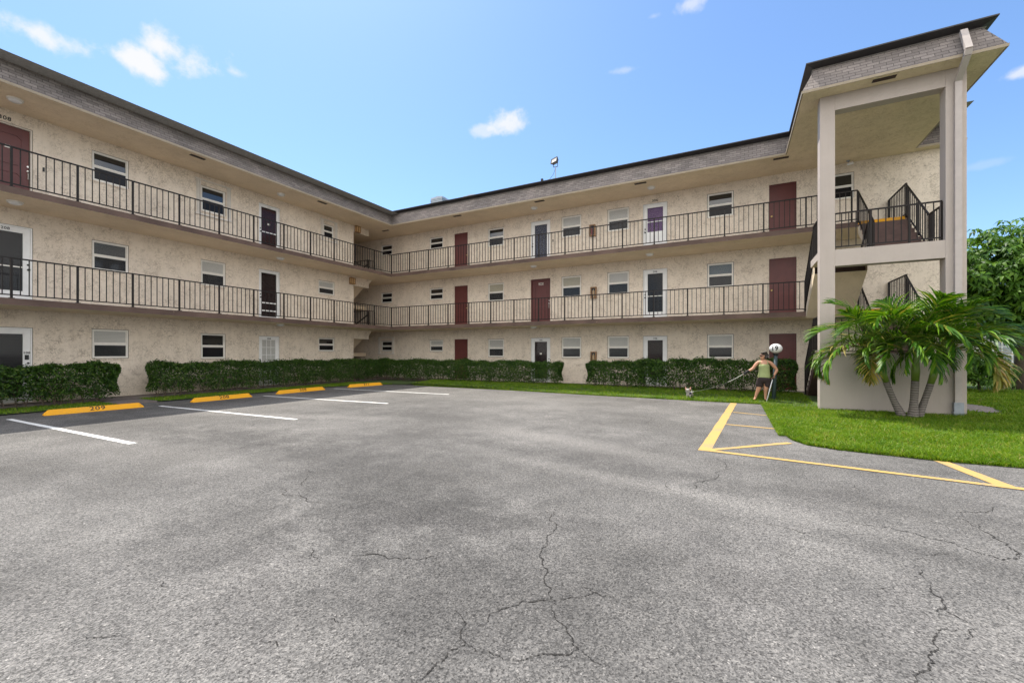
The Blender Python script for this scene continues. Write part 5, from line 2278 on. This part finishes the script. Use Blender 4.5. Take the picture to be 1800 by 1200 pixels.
# ---- the dog
DX, DY, DZ = -1.30, 15.28, .035
dog = empty('dog', (DX, DY, DZ), R(-4))
dog.scale = (.98, .98, .82)
tag(dog, 'small white and tan dog with upright ears, wearing a navy harness on the lawn', 'dog')
tr = skinned([[('ch', (0, -.07, .185), (.072, .085)), ('mid', (0.02, .05, .190), (.068, .072)), ('rump', (.03, .17, .185), (.060, .068)), (None, (.035, .215, .20), .03), (None, (.05, .235, .27), .014), (None, (.055, .215, .33), .010)],
              [('ch', (0, 0, 0), .05), ('nk', (-.005, -.105, .27), .056), ('hd', (-.01, -.130, .325), (.060, .058))],
              [('ch', (0, 0, 0), .05), (None, (-.048, -.085, .13), .034), (None, (-.050, -.080, .075), .022), (None, (-.050, -.095, .025), .018), (None, (-.050, -.120, .012), .018)],
              [('ch', (0, 0, 0), .05), (None, (.048, -.080, .13), .034), (None, (.052, -.075, .075), .022), (None, (.055, -.090, .025), .018), (None, (.055, -.115, .012), .018)],
              [('rump', (0, 0, 0), .05), (None, (-.022, .155, .13), .044), (None, (-.025, .195, .080), .022), (None, (-.025, .175, .020), .016), (None, (-.025, .150, .010), .016)],
              [('rump', (0, 0, 0), .05), (None, (.080, .155, .13), .044), (None, (.085, .195, .080), .022), (None, (.085, .175, .020), .016), (None, (.085, .150, .010), .016)]], 2)
hd = skinned([[('h', (-.01, -.140, .330), (.064, .060)), ('m', (-.012, -.195, .305), (.034, .030)), (None, (-.013, -.225, .300), (.021, .019))],
              [('h', (0, 0, 0), .05), (None, (-.010, -.125, .375), (.045, .035))]], 2)
link('body', join_meshes('body', [tr, hd], ['fur_white', 'fur_white']), dog)
for s in (-1, 1):
    x0 = -.01 + s * .045
    g = MB()
    a, b, c = Vector((x0 - s * .030, -.140, .375)), Vector((x0 + s * .045, -.12, .350)), Vector((x0 + s * .050, -.115, .485))
    bk = Vector((0, .022, 0))
    g.face([a, b, c], 'ear_pink')
    g.face([a + bk, c, b + bk], 'fur_tan')
    g.face([a, a + bk, b + bk, b], 'fur_tan')
    g.face([a, c, a + bk], 'fur_tan')
    g.face([b, b + bk, c], 'fur_tan')
    g.build('ear', dog)
mk = skinned([[(None, (-.044, -.165, .362), (.046, .046)), (None, (-.056, -.125, .335), (.046, .052))]], 1)
mk2 = skinned([[(None, (.024, -.165, .362), (.046, .046)), (None, (.038, -.125, .335), (.046, .052))]], 1)
link('face_patch', join_meshes('face_patch', [mk, mk2], ['fur_tan', 'fur_tan']), dog)
g = MB()
for s in (-1, 1):
    g.lathe((-.011 + s * .030, -.193, .335), [(.004, -.008), (.009, 0), (.004, .008)], 'black', 8)
g.lathe((-.013, -.242, .302), [(.006, -.008), (.013, 0), (.008, .008)], 'black', 8)
g.build('eyes_and_nose', dog)
hn = skinned([[(None, (.012, -.135, .175), (.050, .050)), (None, (.004, -.085, .195), (.086, .090)), (None, (.012, -.02, .192), (.078, .084)), (None, (.018, .05, .190), (.074, .078))]], 2)
link('harness', join_meshes('harness', [hn], ['navy']), dog)

# ---- the leash from the right hand to the dog
t = empty('leash', (PX - .47, PY - .12, PZ + .83))
tag(t, 'thin leash stretched from the right hand down to the dog', 'leash')
a = Vector((-.475, -.115, .835)) + Vector((PX, PY, PZ))
b = Vector((DX + .04, DY - .06, DZ + .20))
pts = []
for i in range(15):
    k = i / 14
    p = a.lerp(b, k)
    p.z -= .13 * sin(pi * k) * (1 - .3 * k)
    pts.append(p - Vector(t.location))
g = MB()
g.tube([tuple(p) for p in pts], .0042, 'leash_dark', 6)
g.build('cord', t)
g = MB()
g.tube([tuple(p) for p in pts[:5]], .0075, 'leash', 6)
g.tube([tuple(p) for p in pts[-2:]], .010, 'leash', 6)
g.build('webbing', t)
g = MB()
g.box((-.035, -.03, -.045), (.035, .03, .05), 'black')
g.build('handle', t, bevel=.012)
